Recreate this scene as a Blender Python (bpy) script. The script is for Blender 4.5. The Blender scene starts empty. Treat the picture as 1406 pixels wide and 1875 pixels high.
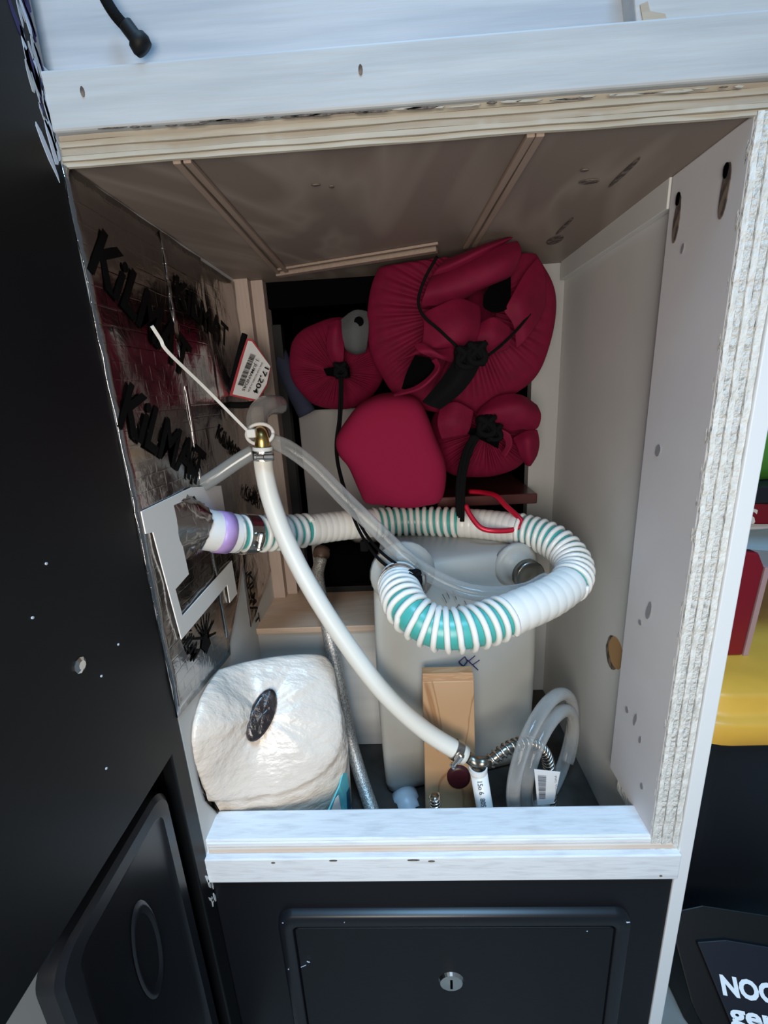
import bpy, bmesh, math, random
from mathutils import Vector, Matrix, noise
random.seed(7)
PI = math.pi
sc = bpy.context.scene
col = sc.collection
# ---------------------------------------------------------------- camera, world, lights, exposure
S = 0.34                       # metres from the lens to the front face of the cabinet (1 unit below)
H = 0.80                       # lens height above the floor
F, CX, CY = 804.0, 703.0, 937.5
vd = Vector((726-CX, 714-CY, F)).normalized()
vv = Vector((861-CX, 3950-CY, F)); vv = (vv - vd*vv.dot(vd)).normalized()
vx = vv.cross(vd)
def ray(u, v):
    c = Vector((u-CX, v-CY, F)); return Vector((c.dot(vx), c.dot(vd), -c.dot(vv)))
def PY(u, v, y): r = ray(u, v); return r/r.y*y
def PX(u, v, x): r = ray(u, v); return r/r.x*x
def PZ(u, v, z): r = ray(u, v); return r/r.z*z
def W(p): return Vector((p[0]*S, p[1]*S, p[2]*S+H))
cd = bpy.data.cameras.new('camera'); cam = bpy.data.objects.new('camera', cd); col.objects.link(cam)
cd.sensor_fit = 'HORIZONTAL'; cd.sensor_width = 36; cd.lens = 36*F/1406; cd.clip_start = 0.01
R = Matrix((( vx.x, -vx.y, -vx.z), (vd.x, -vd.y, -vd.z), (-vv.x, vv.y, vv.z)))
cam.matrix_world = Matrix.Translation((0, 0, H)) @ R.to_4x4()
sc.camera = cam
wd = bpy.data.worlds.new('daylight'); sc.world = wd; wd.use_nodes = True
wd.node_tree.nodes['Background'].inputs[0].default_value = (0.66, 0.82, 1.0, 1)
wd.node_tree.nodes['Background'].inputs[1].default_value = 0.17
def area(name, loc, target, size, power, colr):
    l = bpy.data.lights.new(name, 'AREA'); l.shape = 'RECTANGLE'; l.size, l.size_y = size; l.energy = power; l.color = colr
    o = bpy.data.objects.new(name, l); col.objects.link(o); o.location = loc
    o.rotation_euler = (Vector(target)-Vector(loc)).to_track_quat('-Z', 'Y').to_euler(); return o
area('overhead_key', (0.25, -1.10, 4.0), (0.05, 0.36, 0.40), (1.2, 1.2), 125, (0.34, 0.65, 1.0))  # cool overhead key, added out of view to brighten the sill
area('front_fill', (-0.04, -0.36, 0.72), (0.04, 0.6, 0.62), (0.34, 0.4), 5.2, (1.0, 0.93, 0.84))  # added warm fill by the camera to brighten the compartment, no window there
sc.view_settings.view_transform = 'Standard'; sc.view_settings.look = 'None'
sc.view_settings.gamma = 1.0; sc.view_settings.use_curve_mapping = False
sc.view_settings.exposure = 0.1

# ---------------------------------------------------------------- materials
def mat(name, c, rough=.6, metal=0, c2=None, scale=(40, 40, 40), detail=6, fac=(.35, .65), bump=0, bscale=None, bdist=.002, trans=0, sss=0, spec=.5, coat=0, ramp=None):
    m = bpy.data.materials.new(name); m.use_nodes = True
    nt = m.node_tree; b = nt.nodes['Principled BSDF']
    b.inputs['Base Color'].default_value = (*c, 1); b.inputs['Roughness'].default_value = rough; b.inputs['Metallic'].default_value = metal
    b.inputs['Specular IOR Level'].default_value = spec; b.inputs['Coat Weight'].default_value = coat
    if trans: b.inputs['Transmission Weight'].default_value = trans
    if sss:
        b.inputs['Subsurface Weight'].default_value = sss; b.inputs['Subsurface Radius'].default_value = (.01, .01, .01); b.inputs['Subsurface Scale'].default_value = .5
    tc = nt.nodes.new('ShaderNodeTexCoord')
    def tex(s, d):
        mp = nt.nodes.new('ShaderNodeMapping'); mp.inputs['Scale'].default_value = s; nt.links.new(tc.outputs['Object'], mp.inputs[0])
        n = nt.nodes.new('ShaderNodeTexNoise'); n.inputs['Scale'].default_value = 1; n.inputs['Detail'].default_value = d
        nt.links.new(mp.outputs[0], n.inputs['Vector']); return n
    if c2:
        n = tex(scale, detail); r = nt.nodes.new('ShaderNodeValToRGB')
        r.color_ramp.elements[0].position, r.color_ramp.elements[1].position = fac
        r.color_ramp.elements[0].color = (*c, 1); r.color_ramp.elements[1].color = (*c2, 1)
        nt.links.new(n.outputs['Fac'], r.inputs[0]); nt.links.new(r.outputs[0], b.inputs['Base Color'])
    if bump:
        n = tex(bscale or scale, 5); bp = nt.nodes.new('ShaderNodeBump'); bp.inputs['Strength'].default_value = bump; bp.inputs['Distance'].default_value = bdist
        nt.links.new(n.outputs['Fac'], bp.inputs['Height']); nt.links.new(bp.outputs[0], b.inputs['Normal'])
    return m
def wavewood(name, c, c2, scale, dist, rough=.6, axis='X', fac=(.2, .8)):
    m = mat(name, c, rough); nt = m.node_tree; b = nt.nodes['Principled BSDF']
    tc = nt.nodes['Texture Coordinate']; mp = nt.nodes.new('ShaderNodeMapping'); mp.inputs['Scale'].default_value = scale
    w = nt.nodes.new('ShaderNodeTexNoise'); w.inputs['Scale'].default_value = 1; w.inputs['Detail'].default_value = 3; w.inputs['Distortion'].default_value = dist
    s = nt.nodes.new('ShaderNodeMath'); s.operation = 'MULTIPLY'; s.inputs[1].default_value = 7
    fr = nt.nodes.new('ShaderNodeMath'); fr.operation = 'PINGPONG'; fr.inputs[1].default_value = .5
    r = nt.nodes.new('ShaderNodeValToRGB'); r.color_ramp.elements[0].position, r.color_ramp.elements[1].position = fac
    r.color_ramp.elements[0].color = (*c2, 1); r.color_ramp.elements[1].color = (*c, 1)
    nt.links.new(tc.outputs['Object'], mp.inputs[0]); nt.links.new(mp.outputs[0], w.inputs['Vector']); nt.links.new(w.outputs['Fac'], s.inputs[0])
    nt.links.new(s.outputs[0], fr.inputs[0]); nt.links.new(fr.outputs[0], r.inputs[0]); nt.links.new(r.outputs[0], b.inputs['Base Color'])
    return m
M = {}
M['white_rail'] = mat('dimmed_white_rail', (.39, .415, .435), .55, c2=(.46, .485, .50), scale=(9, 60, 120), bump=.25, bscale=(20, 150, 300), bdist=.001)  # same white paint as the sill, darkened for the dimmer light up there
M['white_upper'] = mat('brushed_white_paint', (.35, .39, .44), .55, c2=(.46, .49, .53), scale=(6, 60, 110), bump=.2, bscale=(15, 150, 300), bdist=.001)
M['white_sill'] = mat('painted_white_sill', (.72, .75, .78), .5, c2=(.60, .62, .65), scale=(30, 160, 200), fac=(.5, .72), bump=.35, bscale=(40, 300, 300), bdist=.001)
M['white_side'] = mat('painted_side', (.68, .67, .69), .6, c2=(.62, .615, .635), scale=(8, 8, 8), bump=.05, bscale=(200, 200, 200), bdist=.001)
M['white_smooth'] = mat('smooth_white_paint', (.74, .76, .77), .5, bump=.08, bscale=(120, 120, 120), bdist=.001)
M['grey_box'] = mat('dull_grey_card', (.27, .25, .24), .7)
M['post_dimmed'] = mat('dimmed_white_post', (.36, .355, .345), .6, c2=(.34, .335, .32), scale=(30, 30, 4))  # white post, greyed to put the dimness at the back into its colour
M['grey_panel'] = mat('grey_white_panel', (.64, .635, .61), .6, c2=(.59, .585, .56), scale=(6, 6, 6))
M['ply_paint'] = mat('rough_painted_ply', (.72, .71, .67), .7, c2=(.50, .49, .455), scale=(180, 90, 60), fac=(.5, .8), bump=.9, bscale=(260, 260, 150), bdist=.003)
M['ply_paint_b'] = mat('rough_painted_ply_dark', (.68, .67, .63), .75, c2=(.40, .39, .36), scale=(240, 120, 220), fac=(.55, .75), bump=1, bscale=(300, 260, 300), bdist=.004)
M['ply_a'] = mat('ply_veneer_pale', (.46, .42, .345), .7, c2=(.38, .34, .27), scale=(14, 90, 120), bump=.3, bscale=(30, 200, 200))
M['ply_b'] = mat('ply_veneer_brown', (.33, .28, .22), .75, c2=(.40, .36, .29), scale=(12, 90, 120), bump=.3, bscale=(30, 200, 200))
M['ply_ceiling'] = wavewood('plywood_ceiling', (.38, .32, .265), (.22, .17, .14), (3.0, 1.6, 1), 1.6, .55)
M['batten'] = wavewood('ply_batten', (.36, .27, .215), (.30, .22, .17), (60, 3, 60), .3)
M['pale_wood'] = wavewood('pale_post_wood', (.44, .35, .29), (.38, .29, .24), (50, 50, 3), .4)
M['bench_wood'] = wavewood('bench_pine', (.74, .55, .41), (.64, .46, .33), (3, 22, 22), .6)
M['bench_white'] = mat('bench_face', (.58, .55, .50), .6, c2=(.50, .47, .43), scale=(3, 40, 50))
M['pine'] = wavewood('pine_wedge', (.50, .32, .18), (.36, .19, .09), (14, 6, 3.2), .5, .5, fac=(.01, .10))
M['pine_end'] = wavewood('pine_end_grain', (.55, .36, .2), (.38, .2, .09), (10, 60, 90), .4)
M['black'] = mat('black_paint', (.0045, .005, .0055), .42, c2=(.007, .0075, .0085), scale=(5, 5, 5), bump=.03, bscale=(90, 90, 90), spec=.22)
M['black_gloss'] = mat('black_moulded_plastic', (.008, .009, .012), .32, spec=.4)
M['black_door'] = mat('black_door_paint', (.006, .0065, .009), .42, bump=.05, bscale=(150, 150, 150), spec=.25)
M['void'] = mat('unlit_black', (.0025, .0025, .003), 1, spec=0)  # near-black, puts the shade of openings and the back space into colour
M['rubber'] = mat('black_rubber', (.006, .006, .0065), .6, spec=.25)
M['black_cord'] = mat('black_cord', (.004, .004, .0045), .9, spec=.12, bump=.5, bscale=(900, 900, 900), bdist=.001)
M['hole'] = mat('splintered_hole', (.06, .045, .04), .9, c2=(.18, .14, .11), scale=(160, 160, 90), fac=(.45, .6))
M['smudge'] = mat('grey_smudge', (.26, .255, .27), .7)
M['red'] = mat('crimson_nylon', (.165, .0022, .027), .75, c2=(.135, .0018, .022), scale=(60, 60, 60), bump=.12, bscale=(260, 260, 260), bdist=.001, spec=.25)
M['red_c'] = mat('crimson_fleece', (.25, .010, .045), .9, bump=.15, bscale=(700, 700, 700), bdist=.0006, spec=.15)
M['red_dark'] = mat('crimson_shade', (.10, .002, .018), .85, spec=.15)  # same sack fabric, darkened to stand in for shade in the mouth
M['red_wire'] = mat('red_anodised', (.50, .006, .03), .35, metal=.3)
M['blue_pad'] = mat('navy_foam', (.022, .026, .055), .85, bump=.4, bscale=(400, 400, 400))
M['grey_felt'] = mat('grey_felt', (.075, .08, .082), .9, bump=.4, bscale=(500, 500, 500))
M['hose_white'] = mat('hose_white_pvc', (.76, .75, .705), .28, spec=.5)
M['hose_teal'] = mat('hose_teal_pvc', (.06, .36, .33), .32)
M['pvc'] = mat('white_vinyl_hose', (.72, .695, .625), .4, sss=.0)
M['pipe_white'] = mat('white_pipe', (.74, .74, .72), .35)
M['purple'] = mat('purple_primer', (.34, .19, .50), .35, c2=(.47, .33, .62), scale=(30, 30, 30))
M['steel'] = mat('stainless', (.55, .53, .50), .25, metal=1, c2=(.4, .38, .36), scale=(80, 80, 80))
M['braid'] = mat('braided_steel', (.62, .59, .55), .35, metal=.55, c2=(.30, .28, .25), scale=(700, 700, 420), fac=(.4, .6), bump=.6, bscale=(700, 700, 420), bdist=.001)
M['coil_steel'] = mat('coil_steel', (.24, .23, .20), .3, metal=1)
M['brass'] = mat('brass', (.50, .34, .12), .3, metal=1, c2=(.36, .24, .09), scale=(60, 60, 60))
M['copper'] = mat('dull_copper', (.16, .10, .075), .5, metal=.4)
M['tank'] = mat('tank_polyethylene', (.42, .42, .39), .42, c2=(.385, .385, .36), scale=(12, 12, 12), bump=.06, bscale=(140, 140, 140))
M['tank_cap'] = mat('bluish_poly', (.50, .54, .58), .4)
M['ink'] = mat('blue_black_ink', (.02, .015, .10), .6)
M['ink_grey'] = mat('pencil', (.13, .12, .11), .7)
M['print_black'] = mat('black_print', (.004, .004, .004), .6, spec=.1)
M['print_grey'] = mat('grey_print', (.10, .11, .14), .6)
M['paper'] = mat('paper_white', (.62, .61, .60), .7)
M['tape'] = mat('white_card', (.84, .81, .76), .6)
M['tag_red'] = mat('tag_red', (.38, .035, .045), .6)
M['tie'] = mat('nylon_tie', (.70, .68, .64), .4)
M['film'] = mat('wrapped_paper', (.74, .655, .57), .3, c2=(.68, .595, .51), scale=(18, 18, 18), bump=.7, bscale=(30, 75, 60), bdist=.006, spec=.6, coat=.25)
M['core'] = mat('dark_core', (.022, .016, .016), .25, c2=(.07, .055, .055), scale=(90, 130, 60), fac=(.5, .7), bump=.8, bscale=(70, 140, 70), bdist=.004, coat=.6)
M['teal_print'] = mat('teal_print', (.12, .50, .56), .4)
M['dark_teal'] = mat('dark_teal_print', (.015, .06, .10), .4)
M['maroon_shelf'] = mat('maroon_stain', (.060, .012, .014), .3, c2=(.09, .025, .022), scale=(4, 60, 60))
M['knot'] = mat('knot', (.045, .010, .018), .4)
M['floor'] = mat('worn_floor', (.20, .21, .20), .6, c2=(.13, .135, .125), scale=(14, 14, 14))
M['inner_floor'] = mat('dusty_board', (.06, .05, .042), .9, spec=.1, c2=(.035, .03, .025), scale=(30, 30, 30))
M['pale_wall'] = mat('pale_wall', (.62, .66, .66), .7)
M['tote'] = mat('tote_black', (.008, .009, .012), .42, spec=.4)
M['yellow'] = mat('tote_yellow', (.74, .395, .05), .4, c2=(.68, .36, .045), scale=(20, 20, 20))
M['green'] = mat('green_fabric', (.055, .21, .022), .6, bump=.2, bscale=(80, 80, 80))
M['box_red'] = mat('carton_red', (.21, .004, .014), .4)
M['box_grey'] = mat('carton_grey', (.26, .34, .38), .4)
M['box_edge'] = mat('carton_edge', (.42, .26, .25), .6)
M['charger'] = mat('charger_black', (.006, .0065, .007), .4, spec=.2)
M['charger_face'] = mat('charger_face', (.010, .012, .018), .45, spec=.2)
M['txt_white'] = mat('white_letters', (.80, .82, .84), .5)
M['chrome'] = mat('chrome', (.75, .73, .70), .15, metal=1)
M['paint_chip'] = mat('paint_chip', (.55, .62, .72), .5)
def clear_mat(name, tint, lo, hi):
    m = bpy.data.materials.new(name); m.use_nodes = True; nt = m.node_tree; nt.nodes.clear()
    o = nt.nodes.new('ShaderNodeOutputMaterial'); mx = nt.nodes.new('ShaderNodeMixShader'); t = nt.nodes.new('ShaderNodeBsdfTransparent')
    b = nt.nodes.new('ShaderNodeBsdfPrincipled'); lw = nt.nodes.new('ShaderNodeLayerWeight'); mr = nt.nodes.new('ShaderNodeMapRange')
    b.inputs['Base Color'].default_value = (*tint, 1); b.inputs['Roughness'].default_value = .14; b.inputs['Coat Weight'].default_value = 1; b.inputs['Coat Roughness'].default_value = .08
    lw.inputs[0].default_value = .5; mr.inputs['To Min'].default_value = lo; mr.inputs['To Max'].default_value = hi
    t.inputs[0].default_value = (.93, .94, .93, 1)
    nt.links.new(lw.outputs['Facing'], mr.inputs['Value']); nt.links.new(mr.outputs[0], mx.inputs[0]); nt.links.new(t.outputs[0], mx.inputs[1]); nt.links.new(b.outputs[0], mx.inputs[2]); nt.links.new(mx.outputs[0], o.inputs[0])
    return m
M['clear'] = clear_mat('clear_vinyl', (.55, .54, .52), .16, .80)
M['clear_grey'] = clear_mat('smoky_vinyl', (.36, .37, .36), .5, .95)
M['neck'] = clear_mat('translucent_neck', (.70, .73, .74), .6, .95)
def foil_mat():
    m = mat('butyl_foil', (.40, .38, .37), .2, metal=1); nt = m.node_tree; b = nt.nodes['Principled BSDF']; tc = nt.nodes['Texture Coordinate']
    br = nt.nodes.new('ShaderNodeTexBrick'); br.inputs['Scale'].default_value = 1; br.inputs['Brick Width'].default_value = .022; br.inputs['Row Height'].default_value = .013; br.inputs['Color1'].default_value = (0, 0, 0, 1); br.inputs['Mortar Size'].default_value = .0009; br.inputs['Mortar Smooth'].default_value = 1
    n = nt.nodes.new('ShaderNodeTexNoise'); n.inputs['Scale'].default_value = 30; n.inputs['Distortion'].default_value = .6; n.inputs['Detail'].default_value = 4
    sx = nt.nodes.new('ShaderNodeSeparateXYZ'); cb = nt.nodes.new('ShaderNodeCombineXYZ')
    nt.links.new(tc.outputs['Object'], sx.inputs[0]); nt.links.new(sx.outputs[1], cb.inputs[0]); nt.links.new(sx.outputs[2], cb.inputs[1]); nt.links.new(cb.outputs[0], br.inputs['Vector'])
    nt.links.new(tc.outputs['Object'], n.inputs['Vector'])
    a = nt.nodes.new('ShaderNodeMath'); a.operation = 'MULTIPLY_ADD'; a.inputs[1].default_value = -.05
    nt.links.new(br.outputs['Fac'], a.inputs[0]); nt.links.new(n.outputs['Fac'], a.inputs[2])
    bp = nt.nodes.new('ShaderNodeBump'); bp.inputs['Strength'].default_value = .55; bp.inputs['Distance'].default_value = .003
    nt.links.new(a.outputs[0], bp.inputs['Height']); nt.links.new(bp.outputs[0], b.inputs['Normal']); return m
M['foil'] = foil_mat()

# ---------------------------------------------------------------- mesh helpers (unit space: 1 = S metres, origin at the lens)
class MB:
    def __init__(s): s.v = []; s.f = []
    def box(s, a, b):
        n = len(s.v); x0, y0, z0 = [min(a[i], b[i]) for i in range(3)]; x1, y1, z1 = [max(a[i], b[i]) for i in range(3)]
        s.v += [(x0, y0, z0), (x1, y0, z0), (x1, y1, z0), (x0, y1, z0), (x0, y0, z1), (x1, y0, z1), (x1, y1, z1), (x0, y1, z1)]
        s.f += [tuple(n+i for i in q) for q in ((0, 3, 2, 1), (4, 5, 6, 7), (0, 1, 5, 4), (1, 2, 6, 5), (2, 3, 7, 6), (3, 0, 4, 7))]; return s
    def grid(s, rows, close_u=False, close_v=False):
        n = len(s.v); nr = len(rows); nc = len(rows[0])
        for r in rows: s.v += [tuple(p) for p in r]
        for i in range(nr if close_u else nr-1):
            for j in range(nc if close_v else nc-1):
                i2 = (i+1) % nr; j2 = (j+1) % nc
                s.f.append((n+i*nc+j, n+i*nc+j2, n+i2*nc+j2, n+i2*nc+j))
        return s
    def fan(s, ring, flip=False):
        n = len(s.v); s.v += [tuple(p) for p in ring]; q = tuple(range(n, n+len(ring))); s.f.append(q[::-1] if flip else q); return s
    def tube(s, pts, rad, seg=14, caps=True):
        fr = frames(pts); rows = []
        for i, (p, t, a, b) in enumerate(fr):
            r = rad(i/(len(fr)-1)) if callable(rad) else rad
            rows.append([p + (a*math.cos(2*PI*k/seg) + b*math.sin(2*PI*k/seg))*r for k in range(seg)])
        s.grid(rows, close_v=True)
        if caps: s.fan(rows[0], True); s.fan(rows[-1])
        return s
    def lathe(s, c, ax, prof, seg=24, cap=True):
        ax = Vector(ax).normalized(); a = ax.orthogonal().normalized(); b = ax.cross(a); c = Vector(c)
        rows = [[c + ax*h + (a*math.cos(2*PI*k/seg)+b*math.sin(2*PI*k/seg))*max(r, 1e-5) for k in range(seg)] for r, h in prof]
        s.grid(rows, close_v=True)
        if cap: s.fan(rows[0], True); s.fan(rows[-1])
        return s
    def prism(s, poly, off):
        off = Vector(off); a = [Vector(p) for p in poly]; b = [p+off for p in a]; n = len(a)
        s.fan(a); s.fan(b, True); k = len(s.v); s.v += [tuple(p) for p in a+b]
        for i in range(n): j = (i+1) % n; s.f.append((k+i, k+n+i, k+n+j, k+j))
        return s
WPOS = {}
def build(mb, name, m, parent=None, smooth=False, bevel=0, mods=None, label=None):
    me = bpy.data.meshes.new(name)
    vs = [W(v) for v in mb.v]
    lo = Vector([min(v[i] for v in vs) for i in range(3)]); hi = Vector([max(v[i] for v in vs) for i in range(3)])
    c = (lo+hi)/2
    me.from_pydata([tuple(v-c) for v in vs], [], mb.f)
    bm = bmesh.new(); bm.from_mesh(me); bmesh.ops.remove_doubles(bm, verts=bm.verts, dist=1e-6); bmesh.ops.recalc_face_normals(bm, faces=bm.faces)
    bm.to_mesh(me); bm.free()
    me.materials.append(M[m] if isinstance(m, str) else m)
    o = bpy.data.objects.new(name, me); col.objects.link(o); place(o, c, parent)
    if smooth: me.shade_smooth()
    if smooth == 'auto': me.set_sharp_from_angle(angle=.55)
    if bevel:
        b = o.modifiers.new('bevel', 'BEVEL'); b.width = bevel; b.segments = 2; b.limit_method = 'ANGLE'; b.angle_limit = .7
    if label: o['label'] = label
    return o
def place(o, c, parent):
    WPOS[o.name] = Vector(c)
    if parent: o.parent = parent; o.location = Vector(c)-WPOS[parent.name]
    else: o.location = c
def solid(o, t, off=0):
    s = o.modifiers.new('thickness', 'SOLIDIFY'); s.thickness = t; s.offset = off; return o
def subd(o, n=1):
    s = o.modifiers.new('smooth', 'SUBSURF'); s.levels = s.render_levels = n; return o
def thing(name, p, label, cat, group=None):
    o = bpy.data.objects.new(name, None); col.objects.link(o); o.empty_display_size = .02
    place(o, W(p), None); tag(o, label, cat, group); return o
def tag(o, label=None, cat=None, group=None, kind=None):
    for k, v in (('label', label), ('category', cat), ('group', group), ('kind', kind)):
        if v: o[k] = v
    return o
def box(name, a, b, m, parent=None, bevel=.0008, **k): return build(MB().box(a, b), name, m, parent, bevel=bevel, **k)
def cat(pts, n=8):
    pts = [Vector(p) for p in pts]; out = []
    for i in range(len(pts)-1):
        p1, p2 = pts[i], pts[i+1]; p0 = pts[i-1] if i else p1*2-p2; p3 = pts[i+2] if i+2 < len(pts) else p2*2-p1
        for k in range(n):
            t = k/n; out.append(.5*((2*p1)+(p2-p0)*t+(2*p0-5*p1+4*p2-p3)*t*t+(3*p1-p0-3*p2+p3)*t**3))
    out.append(pts[-1]); return out
def resample(pts, n):
    d = [0]
    for i in range(1, len(pts)): d.append(d[-1]+(pts[i]-pts[i-1]).length)
    out = []; j = 0
    for k in range(n):
        s = d[-1]*k/(n-1)
        while j < len(pts)-2 and d[j+1] < s: j += 1
        out.append(pts[j].lerp(pts[j+1], (s-d[j])/max(d[j+1]-d[j], 1e-9)))
    return out
def frames(pts):
    pts = [Vector(p) for p in pts]; out = []; a = None
    for i, p in enumerate(pts):
        t = (pts[min(i+1, len(pts)-1)]-pts[max(i-1, 0)]).normalized()
        if a is None: a = t.orthogonal().normalized()
        a = (a - t*a.dot(t)).normalized(); out.append((p, t, a, t.cross(a)))
    return out
def path(uvy, n=8): return cat([PY(*q) for q in uvy], n)
def patch(rows, n=6):
    """smooth sheet through a grid of (u, v, depth) control points"""
    r1 = [cat([PY(*q) for q in r], n) for r in rows]
    cols = [cat([r[j] for r in r1], n) for j in range(len(r1[0]))]
    return [[c[i] for c in cols] for i in range(len(cols[0]))]
def text(name, s, org, e1, e2, h, m, parent, bold=0, shear=0, width=None, ext=.0006):
    """flat lettering: org = baseline start, e1 = reading direction, e2 = letter up (unit space)"""
    cu = bpy.data.curves.new(name, 'FONT'); cu.body = s; cu.size = 1; cu.offset = bold; cu.shear = shear; cu.extrude = 0; cu.resolution_u = 3
    t = bpy.data.objects.new(name+'_curve', cu); col.objects.link(t); bpy.context.view_layer.update()
    me = bpy.data.meshes.new_from_object(t.evaluated_get(bpy.context.evaluated_depsgraph_get())); bpy.data.objects.remove(t)
    e1 = Vector(e1).normalized(); e2 = Vector(e2); e2 = (e2-e1*e2.dot(e1)).normalized(); nn = e1.cross(e2)
    wx = max(v.co.x for v in me.vertices); hy = .73
    sx = (width/wx) if width else h/hy
    mb = MB(); mb.v = [tuple(Vector(org)+e1*(v.co.x*sx)+e2*(v.co.y*h/hy)+nn*ext) for v in me.vertices]; mb.f = [tuple(p.vertices) for p in me.polygons]
    o = build(mb, name, m, parent); bpy.data.meshes.remove(me); return o

# ================================================================ the setting
FZ = -2.35
tag(box('floor', (-3, -3, FZ-.08), (4, 5, FZ), 'floor', bevel=0), 'worn grey floor the cabinet stands on', 'floor', kind='structure')
tag(box('wall_left', (-1.20, -1.2, FZ), (-1.12, 1.0, -.6), 'pale_wall', bevel=0), 'pale wall seen through the gap beside the open hatch', 'wall', kind='structure')

# ================================================================ the cabinet
LX, RX, RP = -.635, .685, .705        # left inner face, right stile inner face, right recessed panel
ZC, ZF, YB = .462, -1.56, 2.0         # ceiling, inner floor, back plane
cab = thing('cabinet', (0, 1.4, FZ), 'white painted plywood cabinet with open compartment and black lower front', 'cabinet')
# side walls
box('side_panel', (LX-.05, .994, FZ), (LX-.001, 2.9, .62), 'grey_panel', cab)
rp = box('side_panel', (RP, 1.02, FZ), (RP+.055, 2.9, .62), 'grey_panel', cab)
stile = box('stile', (RX, 1.0, -1.30), (RP, 1.255, .462), 'white_side', cab, bevel=.001)
box('trim_strip', (.632+.05, 1.26, .395), (RP, 1.99, .475), 'grey_panel', cab)
# top: ceiling board, grooves, ply front edge, rail
ceil = box('ceiling_panel', (LX-.006, 1.005, ZC), (RP+.05, 2.05, ZC+.04), 'ply_ceiling', cab)
def batten(p0, p1, w, h, m='batten'):
    d = (Vector(p1)-Vector(p0)); n = Vector((d.y, -d.x, 0)).normalized()*w/2; z = Vector((0, 0, -h))
    mb = MB(); a, b = Vector(p0), Vector(p1); mb.prism([a-n, b-n, b+n, a+n], z); return build(mb, 'batten', m, ceil, bevel=.0006)
for (a, b) in (((332, 300), (512, 500)), ((352, 300), (528, 498)), ((968, 248), (852, 450)), ((985, 247), (868, 447))):
    A_, B_ = PZ(*a, ZC-.001), PZ(*b, ZC-.001); A_ = A_+(B_-A_)*((1.006-A_.y)/(B_.y-A_.y)); batten(A_, B_, .016, .010)
q0, q1 = PZ(508, 499, ZC-.001), PZ(800, 452, ZC-.001)
batten(q0, q1, .03, .016)
batten(q0+Vector((0, -.05, 0)), q1+Vector((0, -.05, 0)), .014, .008)
for (u, v, L, wd_, ang) in ((607, 342, .012, .006, 0), (578, 339, .022, .005, .2), (1078, 333, .05, .012, .2), (1070, 312, .02, .006, .1), (1141, 318, .014, .075, 0), (1033, 415, .012, .075, 0), (1016, 440, .05, .045, 0)):
    p = PZ(u, v, ZC-.002); mb = MB()
    mb.fan([p+Vector((math.cos(2*PI*k/12)*L/2, math.sin(2*PI*k/12)*wd_, 0)) for k in range(12)]); solid(build(mb, 'dark_mark', 'hole', ceil), .0006)
# ply edge of the top shelf: five veneers, each a piece
edge = box('ply_edge', (LX-.02, 1.004, .464), (.86, 1.03, .508), 'ply_b', cab)
zs = [.455, .4645, .474, .486, .4975, .508]
for i in range(5):
    m = ('ply_a', 'ply_a', 'ply_b', 'ply_a', 'ply_b')[i]; rows = []
    n = 60; mb = MB(); top = []; bot = []
    for k in range(n+1):
        x = LX-.02 + (.86-LX+.02)*k/n
        w = noise.noise(Vector((x*9, i*3.1, 0)))
        y = .9985-.0025*(i % 2)+.0025*w
        z0 = zs[i]+.0016*noise.noise(Vector((x*6, i*1.7, 4))); z1 = zs[i+1]+.0016*noise.noise(Vector((x*6, (i+1)*1.7, 4)))
        rows.append([Vector((x, 1.004, z0)), Vector((x, y, z0+.0008)), Vector((x, y, z1-.0008)), Vector((x, 1.004, z1))])
    mb.grid(rows); build(mb, 'veneer', m, edge, smooth=False)
# rail with scraped lower edge
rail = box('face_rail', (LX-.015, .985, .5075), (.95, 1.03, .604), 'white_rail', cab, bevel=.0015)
for i in range(34):
    u = 210+i*35+random.uniform(-14, 14); v = 240-(u-130)*.0665
    p = PY(u, v+random.uniform(-2, 2), .984); L = random.uniform(.008, .04); h_ = random.uniform(.0008, .0024)
    mb = MB(); mb.prism([p+Vector((-L, 0, 0)), p+Vector((-L*.3, 0, h_)), p+Vector((L*.4, 0, h_*.6)), p+Vector((L, 0, 0)), p+Vector((L*.5, 0, -h_)), p+Vector((-L*.5, 0, -h_*.7))], (0, .002, 0))
    build(mb, 'paint_chip', 'hole' if u < 700 or i % 4 == 0 else 'ply_b', rail)
for (u, v) in ((151, 168), (660, 128)):
    p = PY(u, v, .9845); mb = MB(); mb.fan([p+Vector((.004*math.cos(a*PI/5), 0, .0085*math.sin(a*PI/5))) for a in range(10)]); solid(build(mb, 'nail_hole', 'hole', rail), .0006)
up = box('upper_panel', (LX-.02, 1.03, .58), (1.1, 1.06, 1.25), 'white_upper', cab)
p = PY(1165, 45, 1.0)
blk = build(MB().prism([PY(1166, 48, .99), PY(1440, 18, .99), PY(1440, -150, .99), PY(1150, -120, .99)], (0, .05, 0)), 'upper_trim', 'white_rail', cab, bevel=.001)
build(MB().prism([PY(1178, 42, .988), PY(1222, 40, .988), PY(1218, 25, .988), PY(1190, 20, .988), PY(1186, 2, .988), PY(1172, 8, .988)], (0, .003, 0)), 'paint_chip', 'ply_b', blk)
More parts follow.
